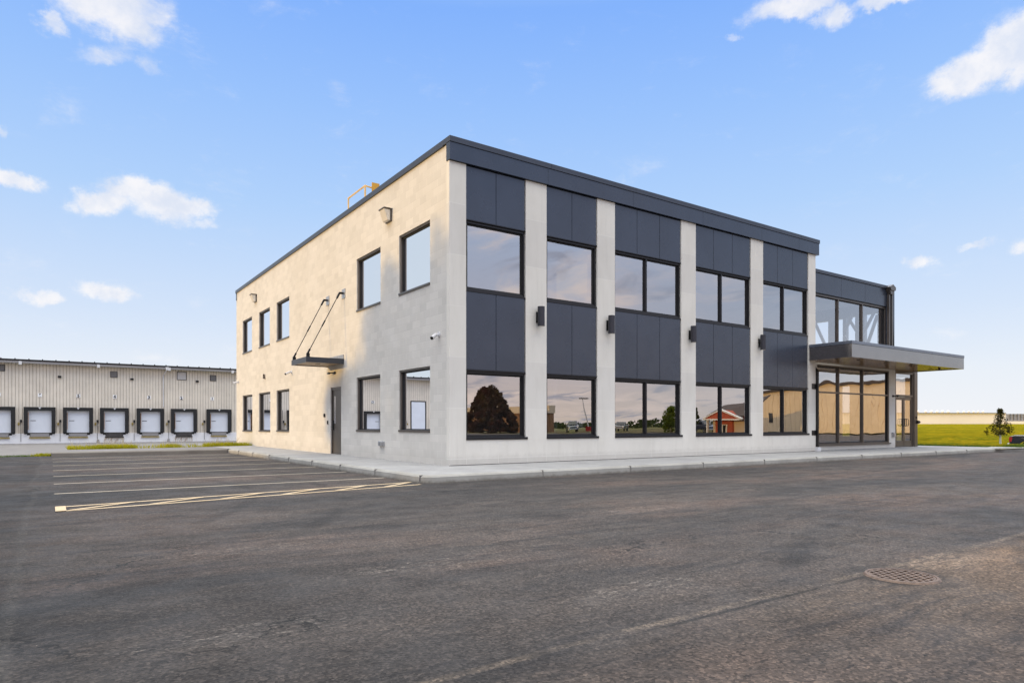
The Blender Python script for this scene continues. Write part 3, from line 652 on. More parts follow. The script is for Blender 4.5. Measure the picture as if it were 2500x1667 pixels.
# vertical joint lines in the base wall
vj = MB()
for u in (.458, 1.38, 2.27, 2.896, 4.72, 5.34, 6.8, 8.18, 8.8, 10.2, 11.66, 12.28, 13.7, 15.1): vj.box(u - .004, -.0215, .16, u + .004, -.019, .754)
sep('joint_line', vj, 'precastjoint', B)
bays = [(.445, 2.225, []), (2.895, 4.67, []), (5.335, 8.11, [6.65]), (8.78, 11.57, [10.10]), (12.25, 14.98, [13.53])]
seams = [[1.325], [3.775], [6.235, 7.18], [9.66, 10.615], [13.11, 14.03]]
for (a, b, mu), sm in zip(bays, seams):
    window(1, a + .004, b - .004, .79, 2.432, 0, mull=mu, gl='glassR', sill=(.756, .815), parent=B, fw=.055)
    window(1, a + .004, b - .004, 4.385, 6.06, 0, mull=mu, gl='glassR', parent=B, fw=.055)
    bk = MB(); bk.box(a + .002, .05, 2.434, b - .002, .2, 4.383); bk.box(a + .002, .05, 6.062, b - .002, .2, 7.385); sep('panel_backing', bk, 'blackm', B)
    tr = MB(); tr.box(a + .003, -.012, 2.434, b - .003, .049, 2.462); tr.box(a + .003, -.006, 4.348, b - .003, .049, 4.384); tr.box(a + .003, -.012, 6.062, b - .003, .049, 6.082); sep('panel_trim', tr, 'trim', B)
    xs = [a + .008] + sm + [b - .022]
    for x0, x1 in zip(xs, xs[1:]):
        for z0, z1 in ((2.466, 4.344), (6.086, 7.37)):
            pm = MB(); pm.box(x0 + .006, .004, z0, x1 - .006, .046, z1); pm.build('slate_panel', 'panel', B, bevel=.004)
fa = MB(); fa.box(-.035, -.075, 7.392, 15.60, .10, 7.812); fa.build('fascia', 'panel', B, bevel=.004)
fb = MB(); fb.box(-.02, 21.9, 7.44, 15.60, 22.03, 7.80); fb.build('rear_fascia', 'panel', B)
cp = MB(); cp.box(-.045, -.095, 7.815, 15.62, .25, 7.95); cp.box(-.045, .25, 7.80, .28, 22.05, 7.95); cp.box(.28, 21.75, 7.80, 15.62, 22.05, 7.95); cp.box(15.15, .25, 7.80, 15.62, 21.75, 7.95)
cpo = cp.build('coping', 'coping', B, bevel=.004)
cj = MB()
for u in (3.0, 6.1, 9.15, 12.2, 14.4): cj.box(u - .003, -.0965, 7.82, u + .003, -.09, 7.945); cj.box(u - .1, -.0762, 7.40, u - .094, -.07, 7.81)
for v in (4.7, 8.0, 11.4, 15, 18.4): cj.box(-.0465, v - .003, 7.81, -.04, v + .003, 7.949)
sep('seam', cj, 'blackm', cpo)
pw = MB(); pw.box(15.2, .3, 7.38, 15.45, 21.75, 7.80); pw.build('side_parapet', 'panel', B)

# ---- annex with the entrance
AV = .45
wall(1, AV, .22, 15.45, 22.43, .15, 3.52, [(16.35, 21.90, .335, 3.44)]).build('annex_wall', 'precast', B)
window(1, 15.95, 21.90, .345, 3.44, AV - .02, mull=(17.94, 19.78), trans=(2.39,), fm='bronze', gl='glassA', parent=B, name='storefront', fw=.06, sill=(.31, .36))
wx = MB(); wx.box(15.5, AV - .03, .15, 16.0, AV - .001, 3.45); wx.build('annex_jamb', 'bronze', B)
window(1, 15.5, 21.66, 4.1, 6.15, AV, mull=(17.93, 19.77), fm='bronze', gl='glassU', parent=B, name='upper_glazing', fw=.055)
ab = MB(); ab.box(15.46, AV + .03, 3.46, 22.35, AV + .2, 4.095); ab.box(15.46, AV + .03, 6.155, 22.35, AV + .2, 6.95); ab.box(21.67, AV + .03, 4.095, 22.35, AV + .2, 6.155); sep('panel_backing', ab, 'blackm', B)
for x0, x1 in ((15.46, 18.045), (18.055, 19.875), (19.885, 21.66)):
    pm = MB(); pm.box(x0, AV - .01, 6.185, x1, AV + .028, 6.945); pm.build('slate_panel', 'panel', B, bevel=.004)
pm = MB(); pm.box(21.67, AV - .006, 4.096, 22.35, AV + .028, 6.945); pm.build('corner_panel', 'panel', B, bevel=.004)
ac = MB(); ac.box(15.46, AV - .05, 6.95, 22.39, AV + .25, 7.075); ac.box(22.1, AV + .25, 6.95, 22.39, 8.4, 7.075); ac.box(15.46, 8.1, 6.95, 22.1, 8.4, 7.075); ac.build('coping', 'coping', B, bevel=.004)
wall(0, 22.13, .22, AV + .2, 8.4, .15, 6.95, [(1.06, 1.625, 4.4, 6.05), (2.05, 2.464, 4.4, 6.03), (2.62, 2.94, 4.4, 6.0), (3.315, 5.2, 4.4, 5.98), (2.3, 2.75, .6, 2.9), (4.9, 5.25, .9, 2.6)]).build('annex_side_wall', 'panel', B)
wall(1, 8.18, .22, 15.45, 22.13, .15, 6.95, [(16.0, 17.5, 4.3, 6.2), (18.0, 19.4, 4.3, 6.2), (19.9, 21.6, 4.3, 6.2)]).build('annex_rear_wall', 'interior', B)
br_ = MB()
for (p, q) in (((4.0, 6.15), (3.35, 4.7)), ((2.48, 5.40), (2.10, 6.15)), ((2.30, 5.95), (1.95, 5.35)), ((2.50, 5.2), (2.2, 4.6)), ((1.72, 5.05), (1.12, 6.15)), ((1.50, 4.55), (1.02, 5.95))):
    br_.tube((22.05, p[0], p[1]), (22.05, q[0], q[1]), .075, None, 4)
sep('cross_brace', br_, 'interior', B)
an = MB(); an.box(15.46, AV + .3, 3.5, 22.1, 8.15, 3.9); an.box(15.46, AV + .3, 6.5, 22.1, 8.15, 6.7); an.box(15.46, AV + .3, .152, 22.1, 8.15, .17); sep('annex_floor', an, 'interior', B)
# vestibule with double doors
vf = MB()
vf.box(22.432, AV + .0, .15, 22.50, AV + .12, 3.45); vf.box(24.02, AV, .15, 24.12, AV + .12, 3.45); vf.box(24.12, AV - .03, .15, 24.42, AV + .15, 3.45); vf.box(22.50, AV + .004, 2.36, 24.02, AV + .116, 2.45); vf.box(22.50, AV + .004, 3.37, 24.02, AV + .116, 3.445); vf.box(22.432, AV - .028, 3.452, 24.42, AV + .12, 3.56)
vfo = vf.build('entrance', 'bronze', B, bevel=.004)
gp = MB(); gp.keep = True; gp.face([(22.50, AV + .06, 2.45), (24.02, AV + .06, 2.45), (24.02, AV + .06, 3.37), (22.50, AV + .06, 3.37)]); gp.build('transom_pane', 'glassA', vfo)
for (a, b, hx) in ((22.505, 23.255, 23.19), (23.265, 24.015, 23.33)):
    d = MB(); st = .095
    d.box(a, AV + .03, .165, a + st, AV + .08, 2.35); d.box(b - st, AV + .03, .165, b, AV + .08, 2.35); d.box(a + st, AV + .03, 2.22, b - st, AV + .08, 2.35); d.box(a + st, AV + .03, .165, b - st, AV + .08, .42)
    do = d.build('glass_door', 'bronze', B, bevel=.003)
    gp = MB(); gp.keep = True; gp.face([(a + st, AV + .055, .42), (b - st, AV + .055, .42), (b - st, AV + .055, 2.22), (a + st, AV + .055, 2.22)]); gp.build('pane', 'glassA', do)
    s_ = 1 if hx > 23.26 else -1
    hb = MB(); hb.path([(hx, AV + .03, 1.08), (hx, AV - .05, 1.08), (hx + s_ * .17, AV - .05, 1.10), (hx + s_ * .19, AV - .05, 1.14), (hx + s_ * .19, AV - .05, 1.33), (hx + s_ * .17, AV - .05, 1.37), (hx, AV - .05, 1.39), (hx, AV + .03, 1.39)], .013); hb.tube((hx, AV - .05, 1.08), (hx, AV - .05, 1.39), .013)
    hb.build('pull_handle', 'blackm', do)
vb = MB(); vb.box(22.44, AV + .15, 3.3, 24.42, 4.0, 3.6); vb.box(22.44, 3.9, .15, 24.42, 4.0, 3.3); vb.build('vestibule', 'interior', B)
vs2 = MB(); vs2.box(24.30, AV + .15, .15, 24.42, .9, 3.3); vs2.box(24.30, .9, .15, 24.42, 3.9, .4); vs2.build('vestibule_side', 'bronze', B)
# entrance canopy
CX0, CX1, CY0, CY1, CZ0, CZ1 = 15.03, 23.99, -1.60, 2.6, 3.475, 4.05
cf = MB(); cf.box(CX0, CY0, CZ0, CX1, CY0 + .10, 3.94); cf.box(CX0, CY0 + .10, CZ0, CX0 + .10, -.022, 3.94); cf.box(CX0 + 3, CY0 + .12, 3.85, CX1 - .1, CY1, 3.93)
cf.box(CX1 - .1, CY0 + .10, CZ0, CX1, AV - .032, 3.94)
cfo = cf.build('entrance_canopy', 'canopy', B, bevel=.004)
cc = MB(); cc.box(CX0 - .012, CY0 - .012, 3.945, CX1 + .012, CY0 + .2, CZ1); cc.box(CX0 - .012, CY0 + .2, 3.945, CX0 + .2, -.022, CZ1); cc.box(CX1 - .2, CY0 + .2, 3.945, CX1 + .012, AV - .032, CZ1); cc.build('canopy_coping', 'canopycap', cfo, bevel=.004)
so = MB(); so.box(CX0 + .1, CY0 + .1, 3.50, CX1 - .1, AV - .032, 3.55); so.build('soffit', 'soffit', cfo)
cj2 = MB()
for u in (17.99, 21.05): cj2.box(u - .003, CY0 - .0135, 3.95, u + .003, CY0 - .01, 4.048)
sep('seam', cj2, 'blackm', cfo)
for u, v in ((16.6, -1.0), (18.6, -1.0), (20.6, -1.0), (22.8, -.8)):
    dlg = MB(); dlg.tube((u, v, 3.499), (u, v, 3.485), .07, None, 16); dlg.build('downlight', 'blackm', cfo)
kn = MB(); kn.tube((22.9, CY0 + .5, 3.499), (22.9, CY0 + .5, 3.42), .05, .035, 12); kn.build('sprinkler_cap', 'blackm', cfo)
# side door canopy, rods and wall plates
sc_ = MB(); sc_.box(-1.224, 6.9, 3.085, -.005, 6.95, 3.255); sc_.box(-1.224, 8.39, 3.085, -.005, 8.44, 3.255); sc_.box(-1.224, 6.95, 3.085, -1.17, 8.39, 3.255); sc_.box(-1.17, 6.95, 3.20, -.005, 8.39, 3.235)
sco = sc_.build('side_canopy', 'coping', B, bevel=.003)
ss = MB(); ss.box(-1.168, 6.952, 3.11, -.01, 8.388, 3.13); ss.build('soffit', 'soffitL', sco)
sfl = MB(); sfl.box(-.03, 6.9, 3.257, -.004, 8.44, 3.39); sfl.build('wall_flashing', 'steel', sco)
sd = MB(); sd.tube((-.62, 7.6, 3.109), (-.62, 7.6, 3.095), .08, None, 16); sd.build('downlight', 'blackm', sco)
for v in (6.92, 8.41):
    pl = MB(); pl.box(-.018, v - .15, 5.20, -.002, v + .15, 5.50); plo = pl.build('wall_plate', 'steel', B)
    rd = MB(); a = Vector((-.14, v, 5.36)); b = Vector((-1.16, v + (.03 if v < 7.5 else -.03), 3.36)); d = (b - a)
    rd.box(-.15, v - .03, 5.33, -.018, v + .03, 5.39); rd.tube(a, a + d * .09, .032); rd.tube(a + d * .09, a + d * .46, .013); rd.tube(a + d * .46, a + d * .56, .022); rd.tube(a + d * .56, a + d * .93, .013); rd.tube(a + d * .93, b, .03)
    rd.box(-1.20, v - .03 + (.03 if v < 7.5 else -.03), 3.256, -1.10, v + .03 + (.03 if v < 7.5 else -.03), 3.37)
    rd.build('tie_rod', 'blackm', sco)
# downspouts
ds = MB()
for (a, b) in (((15.66, .20, 3.48), (15.66, .20, 3.32)), ((15.66, .20, 3.32), (15.50, -.06, 3.10)), ((15.50, -.06, 3.10), (15.50, -.06, .32))):
    ds.tube(a, b, .055, None, 4)
ds.box(15.20, -.035, 2.44, 15.46, -.021, 2.64); ds.box(15.20, -.035, .74, 15.46, -.021, .92)
ds.build('downspout', 'blackm', B)
bg_ = MB(); bg_.box(-.019, -.0225, .1505, 15.40, -.0185, .163); bg_.build('base_gap', 'blackm', B)
sb_ = MB(); sb_.box(15.40, -.14, .15, 15.62, .02, .30); sb_.build('downspout_boot', 'white', B, bevel=.01)
ch = MB(); ch.prism([(21.62, AV - .22, 6.86), (21.98, AV - .22, 6.86), (22.04, AV - .22, 7.0), (21.80, AV - .22, 7.12), (21.56, AV - .22, 7.0)], (0, .21, 0)); ch.prism([(21.69, AV - .18, 6.70), (21.93, AV - .18, 6.70), (21.98, AV - .18, 6.86), (21.62, AV - .18, 6.86)], (0, .16, 0)); ch.build('rainwater_head', 'bronze', B)
dp = MB(); dp.box(21.66, AV - .12, 4.06, 21.74, AV - .02, 6.70); dp.box(21.88, AV - .12, 4.06, 21.98, AV - .02, 6.70); sep('roof_downspout', dp, 'bronze', B)
rh = MB(); rh.tube((22.06, AV - .05, 6.1), (22.22, AV - .05, 4.06), .018, None, 8); rh.build('conduit', 'blackm', B)

# ---- fixtures on the walls (things of their own)
def pack(v, label):
    t = thing('wall_light', (0, v, 6.75), label, 'wall light', 'floodlights under the roof edge')
    m = MB(); m.box(-.05, v - .18, 6.76, 0, v + .18, 7.085); m.box(-.25, v - .19, 7.085, 0, v + .19, 7.12); m.build('housing', 'bronze', t, bevel=.008)
    l = MB(); l.prism([(-.052, v - .165, 6.775), (-.13, v - .165, 6.785), (-.235, v - .165, 7.083), (-.052, v - .165, 7.083)], (0, .33, 0)); l.build('lens', 'lens', t, bevel=.01)
pack(3.40, 'boxy floodlight with pale lens between the two near upper windows'); pack(18.10, 'boxy floodlight with pale lens above the farthest upper windows')
for u, lab in ((2.60, 'charcoal cylinder wall lamp on the second pier from the near corner'), (5.06, 'charcoal cylinder wall lamp on the third pier from the near corner'), (8.50, 'charcoal cylinder wall lamp on the fourth pier from the near corner'), (12.03, 'charcoal cylinder wall lamp on the pier nearest the entrance canopy')):
    t = thing('wall_lamp', (u, -.02, 3.66), lab, 'wall lamp', 'cylinder lamps on the piers')
    m = MB(); m.tube((u, -.17, 3.66), (u, -.17, 4.165), .092, None, 28); m.build('shade', M('lamp_charcoal', (.035, .035, .045), .45, .3, .05, 4, .02) if 'lampc' not in MT else 'lampc', t, bevel=.004)
    if 'lampc' not in MT: MT['lampc'] = bpy.data.materials['lamp_charcoal']
    m = MB(); m.tube((u, -.17, 3.655), (u, -.17, 3.6595), .075, None, 24); m.build('lens', 'lens', t)
    m = MB(); m.box(u - .055, -.045, 3.76, u + .055, -.0185, 4.04); m.box(u - .03, -.10, 3.84, u + .03, -.045, 3.96); m.build('bracket', 'blackm', t)
def seccam(loc, aim, label, small=False):
    t = thing('security_camera', loc, label, 'camera', 'security cameras on the block wall'); p = Vector(loc); a = Vector(aim).normalized()
    m = MB(); m.tube(p, p + Vector((-.03, 0, 0)), .065, None, 20); m.tube(p + Vector((-.03, 0, 0)), p + Vector((-.10, 0, -.02)), .028, .024); m.build('mount', 'white', t, smooth=False)
    q = p + Vector((-.12, 0, -.03)); m = MB(); m.tube(q - a * .06, q + a * .15, .038, .046, 16); m.build('housing', 'white', t)
    m = MB(); m.tube(q + a * .1505, q + a * .168, .040, None, 16); m.build('lens', 'blackm', t)
seccam((0, .50, 3.32), (-.62, -.30, -.42), 'white bullet camera on the shaded wall nearest the corner')
seccam((0, 12.55, 3.2), (-.8, -.2, -.4), 'white bullet camera left of the side canopy')
seccam((0, 21.5, 3.28), (-.9, .3, -.25), 'white bullet camera at the far end of the block wall')
t = MB(); t.tube((0, 16.5, 3.18), (-.02, 16.5, 3.18), .05, None, 12); t.box(-.09, 16.47, 3.16, -.02, 16.53, 3.36); tag(t.build('bracket', 'bronze'), 'small brown bracket high on the sunlit wall between camera and far windows', 'bracket')
t = MB(); t.tube((0, 7.72, 2.85), (-.03, 7.72, 2.85), .05, None, 12); t.tube((-.03, 7.72, 2.86), (-.16, 7.9, 2.84), .02, None, 8); t.box(-.18, 7.86, 2.81, -.12, 7.99, 2.87); t.box(-.05, 7.63, 2.82, -.01, 7.72, 2.88); tag(t.build('door_closer_lamp', 'blackm'), 'small black fitting on the wall above the side door', 'light fitting')
t = MB(); t.box(-.03, 8.67, 1.39, 0, 8.79, 1.51); t.box(-.038, 8.69, 1.41, -.03, 8.77, 1.49); tag(t.build('card_reader', 'blackm'), 'dark square card reader left of the side door', 'card reader')
t = MB(); t.box(-.03, 8.375, 1.15, 0, 8.435, 1.27); tag(t.build('door_bell', 'blackm'), 'tiny dark bell push beside the side door handle', 'bell push')
t = thing('outdoor_outlet', (0, 3.9, .5), 'grey weatherproof outlet box low on the shaded block wall', 'outlet')
m = MB(); m.box(-.05, 3.73, .52, 0, 4.08, .655); m.build('box', 'steel', t, bevel=.012); m = MB(); m.box(-.09, 3.74, .525, -.052, 3.86, .645); m.box(-.09, 3.89, .525, -.052, 4.0, .645); m.build('cover', 'steel', t, bevel=.01)
t = MB(); t.box(22.10, AV - .06, .62, 22.26, AV, .80); t.box(22.14, AV - .09, .60, 22.30, AV - .06, .76); tag(t.build('outlet_box', 'steel', bevel=.01), 'small grey outlet box on the pier left of the entrance doors', 'outlet')
t = MB(); t.tube((22.2, AV, 2.37), (22.2, AV - .03, 2.37), .05, None, 12); t.tube((22.2, AV - .03, 2.37), (22.38, AV - .12, 2.37), .02, None, 8); t.tube((22.36, AV - .12, 2.37), (22.46, AV - .12, 2.38), .035, None, 10); tag(t.build('entrance_sensor', 'blackm'), 'black bracket fitting on the pier beside the entrance transom', 'light fitting')
t = MB(); t.box(24.30, AV - .10, 1.18, 24.40, AV - .031, 1.32); t.tube((24.40, AV - .07, 1.25), (24.47, AV - .07, 1.25), .06, None, 16); t.box(24.26, AV - .06, 1.40, 24.30, AV - .031, 1.50); tag(t.build('intercom', 'blackm'), 'black intercom at the right edge of the entrance frame', 'intercom')
# roof access guard rail
g = thing('roof_guard_rail', (2.2, 4.5, 7.55), 'yellow guard rail on the roof behind the parapet', 'railing')
def rail(a, b): return
m = MB(); top = 10.16
m.tube((2.0, 11.74, 7.55), (2.0, 11.74, top), .032, None, 8); m.build('post', 'rail', g)
m = MB(); m.tube((2.0, 10.02, 7.55), (2.0, 10.02, top), .036, None, 8); m.build('post', 'rail', g)
m = MB(); m.tube((2.0, 11.77, top), (2.0, 10.0, top), .032, None, 8); m.build('top_rail', 'rail', g)
m = MB(); m.tube((2.0, 10.02, top), (2.62, 10.02, top - .06), .035, None, 8); m.build('side_rail', 'rail', g)
m = MB(); m.box(2.25, 9.95, 7.55, 2.55, 9.99, top + .16); m.build('gate_plate', M('gate_yellow', (.50, .25, .015), .5, 0, .1, 4, .05), g)

# ---- things behind the glass
def onsill(name, f, label, cat, mt, z=.17): 
    m = MB(); f(m); return tag(m.build(name, mt, bevel=.004), label, cat)
onsill('window_shelf', lambda m: m.box(.16, .9, .93, .60, 6.0, .97), 'low grey ledge inside the two near ground floor windows', 'shelf', 'interior')
onsill('white_box', lambda m: m.box(.22, 2.05, .971, .50, 2.62, 1.72), 'white carton behind the window nearest the corner', 'box', 'paper')
onsill('white_bin', lambda m: m.box(.20, 4.15, .971, .55, 5.0, 1.60), 'pale storage bin behind the window beside the side door', 'box', 'paper')
for k in range(7):
    v = 1.30 + k * .10
    m = MB(); m.prism([(.20, v, .972), (.42, v, .972), (.42, v + .06, 1.2 + .03 * (k % 3)), (.20, v + .06, 1.2 + .03 * (k % 3))], (0, .025, 0))
    tag(m.build('book', ['paper', 'book', 'card', 'paperg'][k % 4]), ['white binder at the left of', 'dark book second in', 'brown folder third in', 'lime folder in the middle of', 'white booklet right of the middle of', 'dark thin book near the right of', 'brown book at the right end of'][k] + ' the row behind the corner window', 'book', 'books on the window ledge')
onsill('paper_notice', lambda m: m.box(3.72, .125, .89, 4.0, .128, 1.22), 'lime green sheet taped inside the second ground floor front window', 'notice', 'paperg')
onsill('paper_sheet', lambda m: m.box(4.06, .125, 1.02, 4.30, .128, 1.28), 'white sheet taped beside the lime notice in the second front window', 'notice', 'paper')

# ================================================================== MANHOLE
MC = (-2.60, -11.39); MR = .222
md = thing('manhole_cover', (MC[0], MC[1], 0), 'round rusty cast-iron grated manhole cover in the asphalt', 'manhole cover')
m = MB()
def ring(mb, r0, r1, z, z2=None, seg=48):
    for i in range(seg):
        a, b = 2 * math.pi * i / seg, 2 * math.pi * (i + 1) / seg
        mb.face([(MC[0] + r0 * math.cos(a), MC[1] + r0 * math.sin(a), z), (MC[0] + r1 * math.cos(a), MC[1] + r1 * math.sin(a), z if z2 is None else z2), (MC[0] + r1 * math.cos(b), MC[1] + r1 * math.sin(b), z if z2 is None else z2), (MC[0] + r0 * math.cos(b), MC[1] + r0 * math.sin(b), z)])
ring(m, MR, MR + .018, .014); ring(m, MR + .018, MR + .03, .014, .001); ring(m, MR, MR - .001, .014, .004); m.build('frame_ring', 'iron', md)
pit = MB(); ring(pit, 0.0, MR, .0015); pit.build('dark_pit', 'ink', md)
gr = MB(); import bmesh
def grate():
    # lid made of cells; slots are left open in concentric rings
    n = 150; s = 2 * MR / n; mb = MB()
    def open_(x, y):
        r = math.hypot(x, y)
        if r > MR * .93: return False
        # rows of rounded slots, staggered
        row = math.floor((y + MR) / .0415); yy = (y + MR) - row * .0415 - .02075
        off = .035 if row % 2 else 0.0; col = (x + MR + off) / .070; xx = (col - math.floor(col) - .5) * .070
        return abs(yy) < .0145 and abs(xx) < .0255
    for i in range(n):
        for j in range(n):
            x = -MR + (i + .5) * s; y = -MR + (j + .5) * s
            if math.hypot(x, y) < MR - .004 and not open_(x, y):
                x0, y0 = MC[0] + x - s / 2, MC[1] + y - s / 2
                mb.face([(x0, y0, .0115), (x0 + s, y0, .0115), (x0 + s, y0 + s, .0115), (x0, y0 + s, .0115)])
                for (ddx, ddy, e) in ((1, 0, [(s, 0), (s, s)]), (-1, 0, [(0, 0), (0, s)]), (0, 1, [(0, s), (s, s)]), (0, -1, [(0, 0), (s, 0)])):
                    if open_(x + ddx * s, y + ddy * s):
                        (ax, ay), (bx2, by) = e; mb.face([(x0 + ax, y0 + ay, .0115), (x0 + bx2, y0 + by, .0115), (x0 + bx2, y0 + by, .002), (x0 + ax, y0 + ay, .002)])
    mb.keep = True; return mb
grate().build('grate', 'iron', md)

# ================================================================== WAREHOUSE
WV = 77.0
wh = thing('warehouse', (0, WV, -.9), 'long ribbed beige steel warehouse with numbered loading docks', 'warehouse')
U0_, U1_ = -72.0, 24.0
m = MB(); m.keep = True
x = U0_; zt = 7.95; zb = .18
while x < U1_:      # trapezoid ribs
    for (a, b, da, db) in ((0, .255, 0, 0), (.255, .27, 0, -.035), (.27, .295, -.035, -.035), (.295, .31, -.035, 0)):
        m.face([(x + a, WV + da, zb), (x + b, WV + db, zb), (x + b, WV + db, zt), (x + a, WV + da, zt)])
    x += .31
m.build('ribbed_siding', 'metalwall', wh)
m = MB(); m.box(U0_, WV + .01, -.9, U1_, WV + 45, 7.9); m.build('shell', 'metalwall', wh)
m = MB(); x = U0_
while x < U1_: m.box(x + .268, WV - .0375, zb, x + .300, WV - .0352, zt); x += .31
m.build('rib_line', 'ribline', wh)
m = MB(); m.prism([(U0_, WV - .9, 8.28), (U0_, WV - .9, 8.12), (U0_, WV + 46, 8.6), (U0_, WV + 46, 8.8)], (U1_ - U0_, 0, 0)); m.build('roof', 'blackm', wh)
m = MB(); m.box(U0_, WV - .85, 7.86, U1_, WV - .75, 8.10); m.box(U0_, WV - .75, 7.98, U1_, WV, 8.02); m.build('eave', 'fargrey', wh)
m = MB(); x = U0_
while x < U1_: m.box(x, WV - .93, 8.27, x + .10, WV - .80, 8.37); x += 1.22
m.build('roof_seam', 'blackm', wh)
m = MB(); m.box(U0_, WV - .06, -.95, U1_, WV + .01, .18); m.build('base_wall', 'basewhite', wh)
m = MB()
for u in (-10.5, -3.26, 4.05, 11.29, -17.8, -25, -32.2, -39.5): m.box(u - .14, WV - .95, 7.70, u + .14, WV - .85, 8.06)
sep('floodlight', m, 'white', wh)
m = MB(); m.prism([(3.62, WV - .9, 8.2), (4.0, WV - .9, 8.2), (3.92, WV - .9, 7.75), (3.70, WV - .9, 7.75)], (0, .2, 0)); m.tube((3.8, WV - .8, 7.8), (3.5, WV - .1, 7.15), .06, None, 8); m.tube((3.5, WV - .1, 7.15), (3.5, WV - .1, 3.3), .055, None, 8); m.build('downspout', 'white', wh)
for (a, b, c, d, mt) in ((-12.6, -11.9, 7.0, 7.6, 'fargrey'), (-1.99, -1.36, 6.73, 7.34, 'fargrey'), (5.05, 6.02, 6.72, 7.62, 'white'), (8.80, 9.45, 6.72, 7.36, 'fargrey')):
    m = MB(); wv_ = WV - .06
    m.box(a, wv_, c, b, wv_ + .02, d); vo = m.build('vent', mt, wh)
    m = MB(); m.box(a - .05, wv_ - .03, c - .05, a, wv_, d + .05); m.box(b, wv_ - .03, c - .05, b + .05, wv_, d + .05); m.box(a, wv_ - .03, c - .05, b, wv_, c); m.box(a, wv_ - .03, d, b, wv_, d + .05)
    m.build('vent_frame', 'black', vo)
    m = MB(); z = c + .06
    while z < d: m.box(a, wv_ - .015, z, b, wv_ - .001, z + .03); z += .11
    m.build('louvre', 'ribline' if mt == 'white' else 'blackm', vo)
for (a, b, c, d) in ((-7.1, -6.79, 6.43, 6.67), (0, .34, 6.44, 6.66), (7.12, 7.44, 6.44, 6.66), (-14.2, -13.9, 6.43, 6.67), (-21.2, -20.9, 6.43, 6.67)):
    m = MB(); m.box(a, WV - .16, c, b, WV - .036, d); m.build('dark_lamp', 'black', wh)

NUMW = ['zero', 'one', 'two', 'three', 'four', 'five', 'six', 'seven', 'eight', 'nine', 'ten', 'eleven', 'twelve', 'thirteen', 'fourteen', 'fifteen', 'sixteen']
DOORS = [(1, 9.79), (2, 5.77), (3, 2.09), (4, -1.63), (5, -5.2), (6, -8.77), (7, -12.4), (8, -16.0), (9, -19.6), (10, -23.2), (11, -26.8), (12, -30.4), (13, -34.0), (15, -43.5), (16, -47.1)]
def dock(u):
    t = thing('loading_dock', (u, WV, -.9), 'x', 'loading dock', 'numbered loading docks of the warehouse')
    m = MB(); m.box(u - 1.44, WV - .45, .22, u - 1.07, WV - .037, 3.10); m.box(u + 1.07, WV - .45, .22, u + 1.44, WV - .037, 3.10); m.box(u - 1.07, WV - .45, 2.72, u + 1.07, WV - .037, 3.10); m.build('dock_seal', 'black', t)
    m = MB(); m.box(u - 1.07, WV - .06, .26, u + 1.07, WV - .037, 2.72); d = m.build('dock_door', 'doorwhite', t)
    m = MB(); m.box(u - .86, WV - .075, 1.57, u - .36, WV - .061, 1.63); m.build('vision_slot', 'black', d)
    m = MB(); m.prism([(u - .14, WV - .47, 3.08), (u + .14, WV - .47, 3.08), (u, WV - .47, 2.88)], (0, .015, 0)); m.build('pointer', 'white', t)
    m = MB(); m.prism([(u - 1.4, WV - .075, .24), (u - 1.4, WV - .075, .10), (u - 1.15, WV - .075, .10), (u - 1.15, WV - .075, -.02), (u - .9, WV - .075, -.02), (u - .9, WV - .075, -.20), (u + .9, WV - .075, -.20), (u + .9, WV - .075, -.02), (u + 1.15, WV - .075, -.02), (u + 1.15, WV - .075, .10), (u + 1.4, WV - .075, .10), (u + 1.4, WV - .075, .24)], (0, .014, 0)); m.build('pit_surround', 'black', t)
    m = MB(); m.box(u - .86, WV - .20, -.20, u + .86, WV - .076, .17); m.build('leveller', 'fargrey', t)
    m = MB(); m.box(u - .95, WV - .22, -.36, u + .95, WV - .066, -.24); m.build('bumper_bar', 'dullyellow', t)
    m = MB(); m.box(u - 1.05, WV - .30, .60, u - 1.00, WV - .45, 2.5); m.build('reflector_strip', 'rust', t)
    m = MB(); m.box(u - 1.78, WV - .15, 1.40, u - 1.60, WV - .037, 1.70); m.build('control_box', 'black', t)
    m = MB(); m.box(u - 1.96, WV - .15, 1.10, u - 1.80, WV - .037, 1.38); m.build('warning_lamp', 'dullyellow', t)
    m = MB(); m.tube((u - 1.70, WV - .12, 1.38), (u - 1.70, WV - .12, -.72), .02, None, 6); m.build('cable', 'blackm', t)
    return t
d0 = None
for n, u in DOORS:
    lab = 'white dock door in a black seal below the sign %s' % NUMW[n]
    if d0 is None: d0 = dock(u); d0['label'] = lab
    else: dup(d0, (u, WV, -.9), None, lab)
MT['rustwhite'] = mat('rust_streaked_concrete', (.6, .55, .5), .9, fn=lambda N, b: N.l.new(N.mix(N.rng(N.noise(N.scale(N.new('ShaderNodeTexCoord').outputs['Object'], (6, 1, 1.2)), 1.6, 6, .75), .46, .64), (.68, .66, .62), (.26, .14, .07)), b.inputs['Base Color']))
for o in [q for q in C.objects if q.name.split('.')[0] == 'loading_dock']:
    if min(abs(o.location.x - u) for u in (5.77, -1.63, -23.2, -34)) < .1:
        for ch in o.children:
            if ch.name.split('.')[0] in ('bumper_bar', 'leveller'): ch.material_slots[0].link = 'OBJECT'; ch.material_slots[0].material = MT['black' if 'bumper' in ch.name else 'pitdark']
        m = MB(); x_ = o.location.x; m.box(x_ - 1.0, WV - .066, -.93, x_ + 1.0, WV - .0605, -.37); m.build('rust_patch', 'rustwhite', o)
m = MB(); m.box(-38.9, WV - .05, -.9, -36.6, WV - .037, 4.6); dd = m.build('drive_in_door', 'doorwhite', wh)
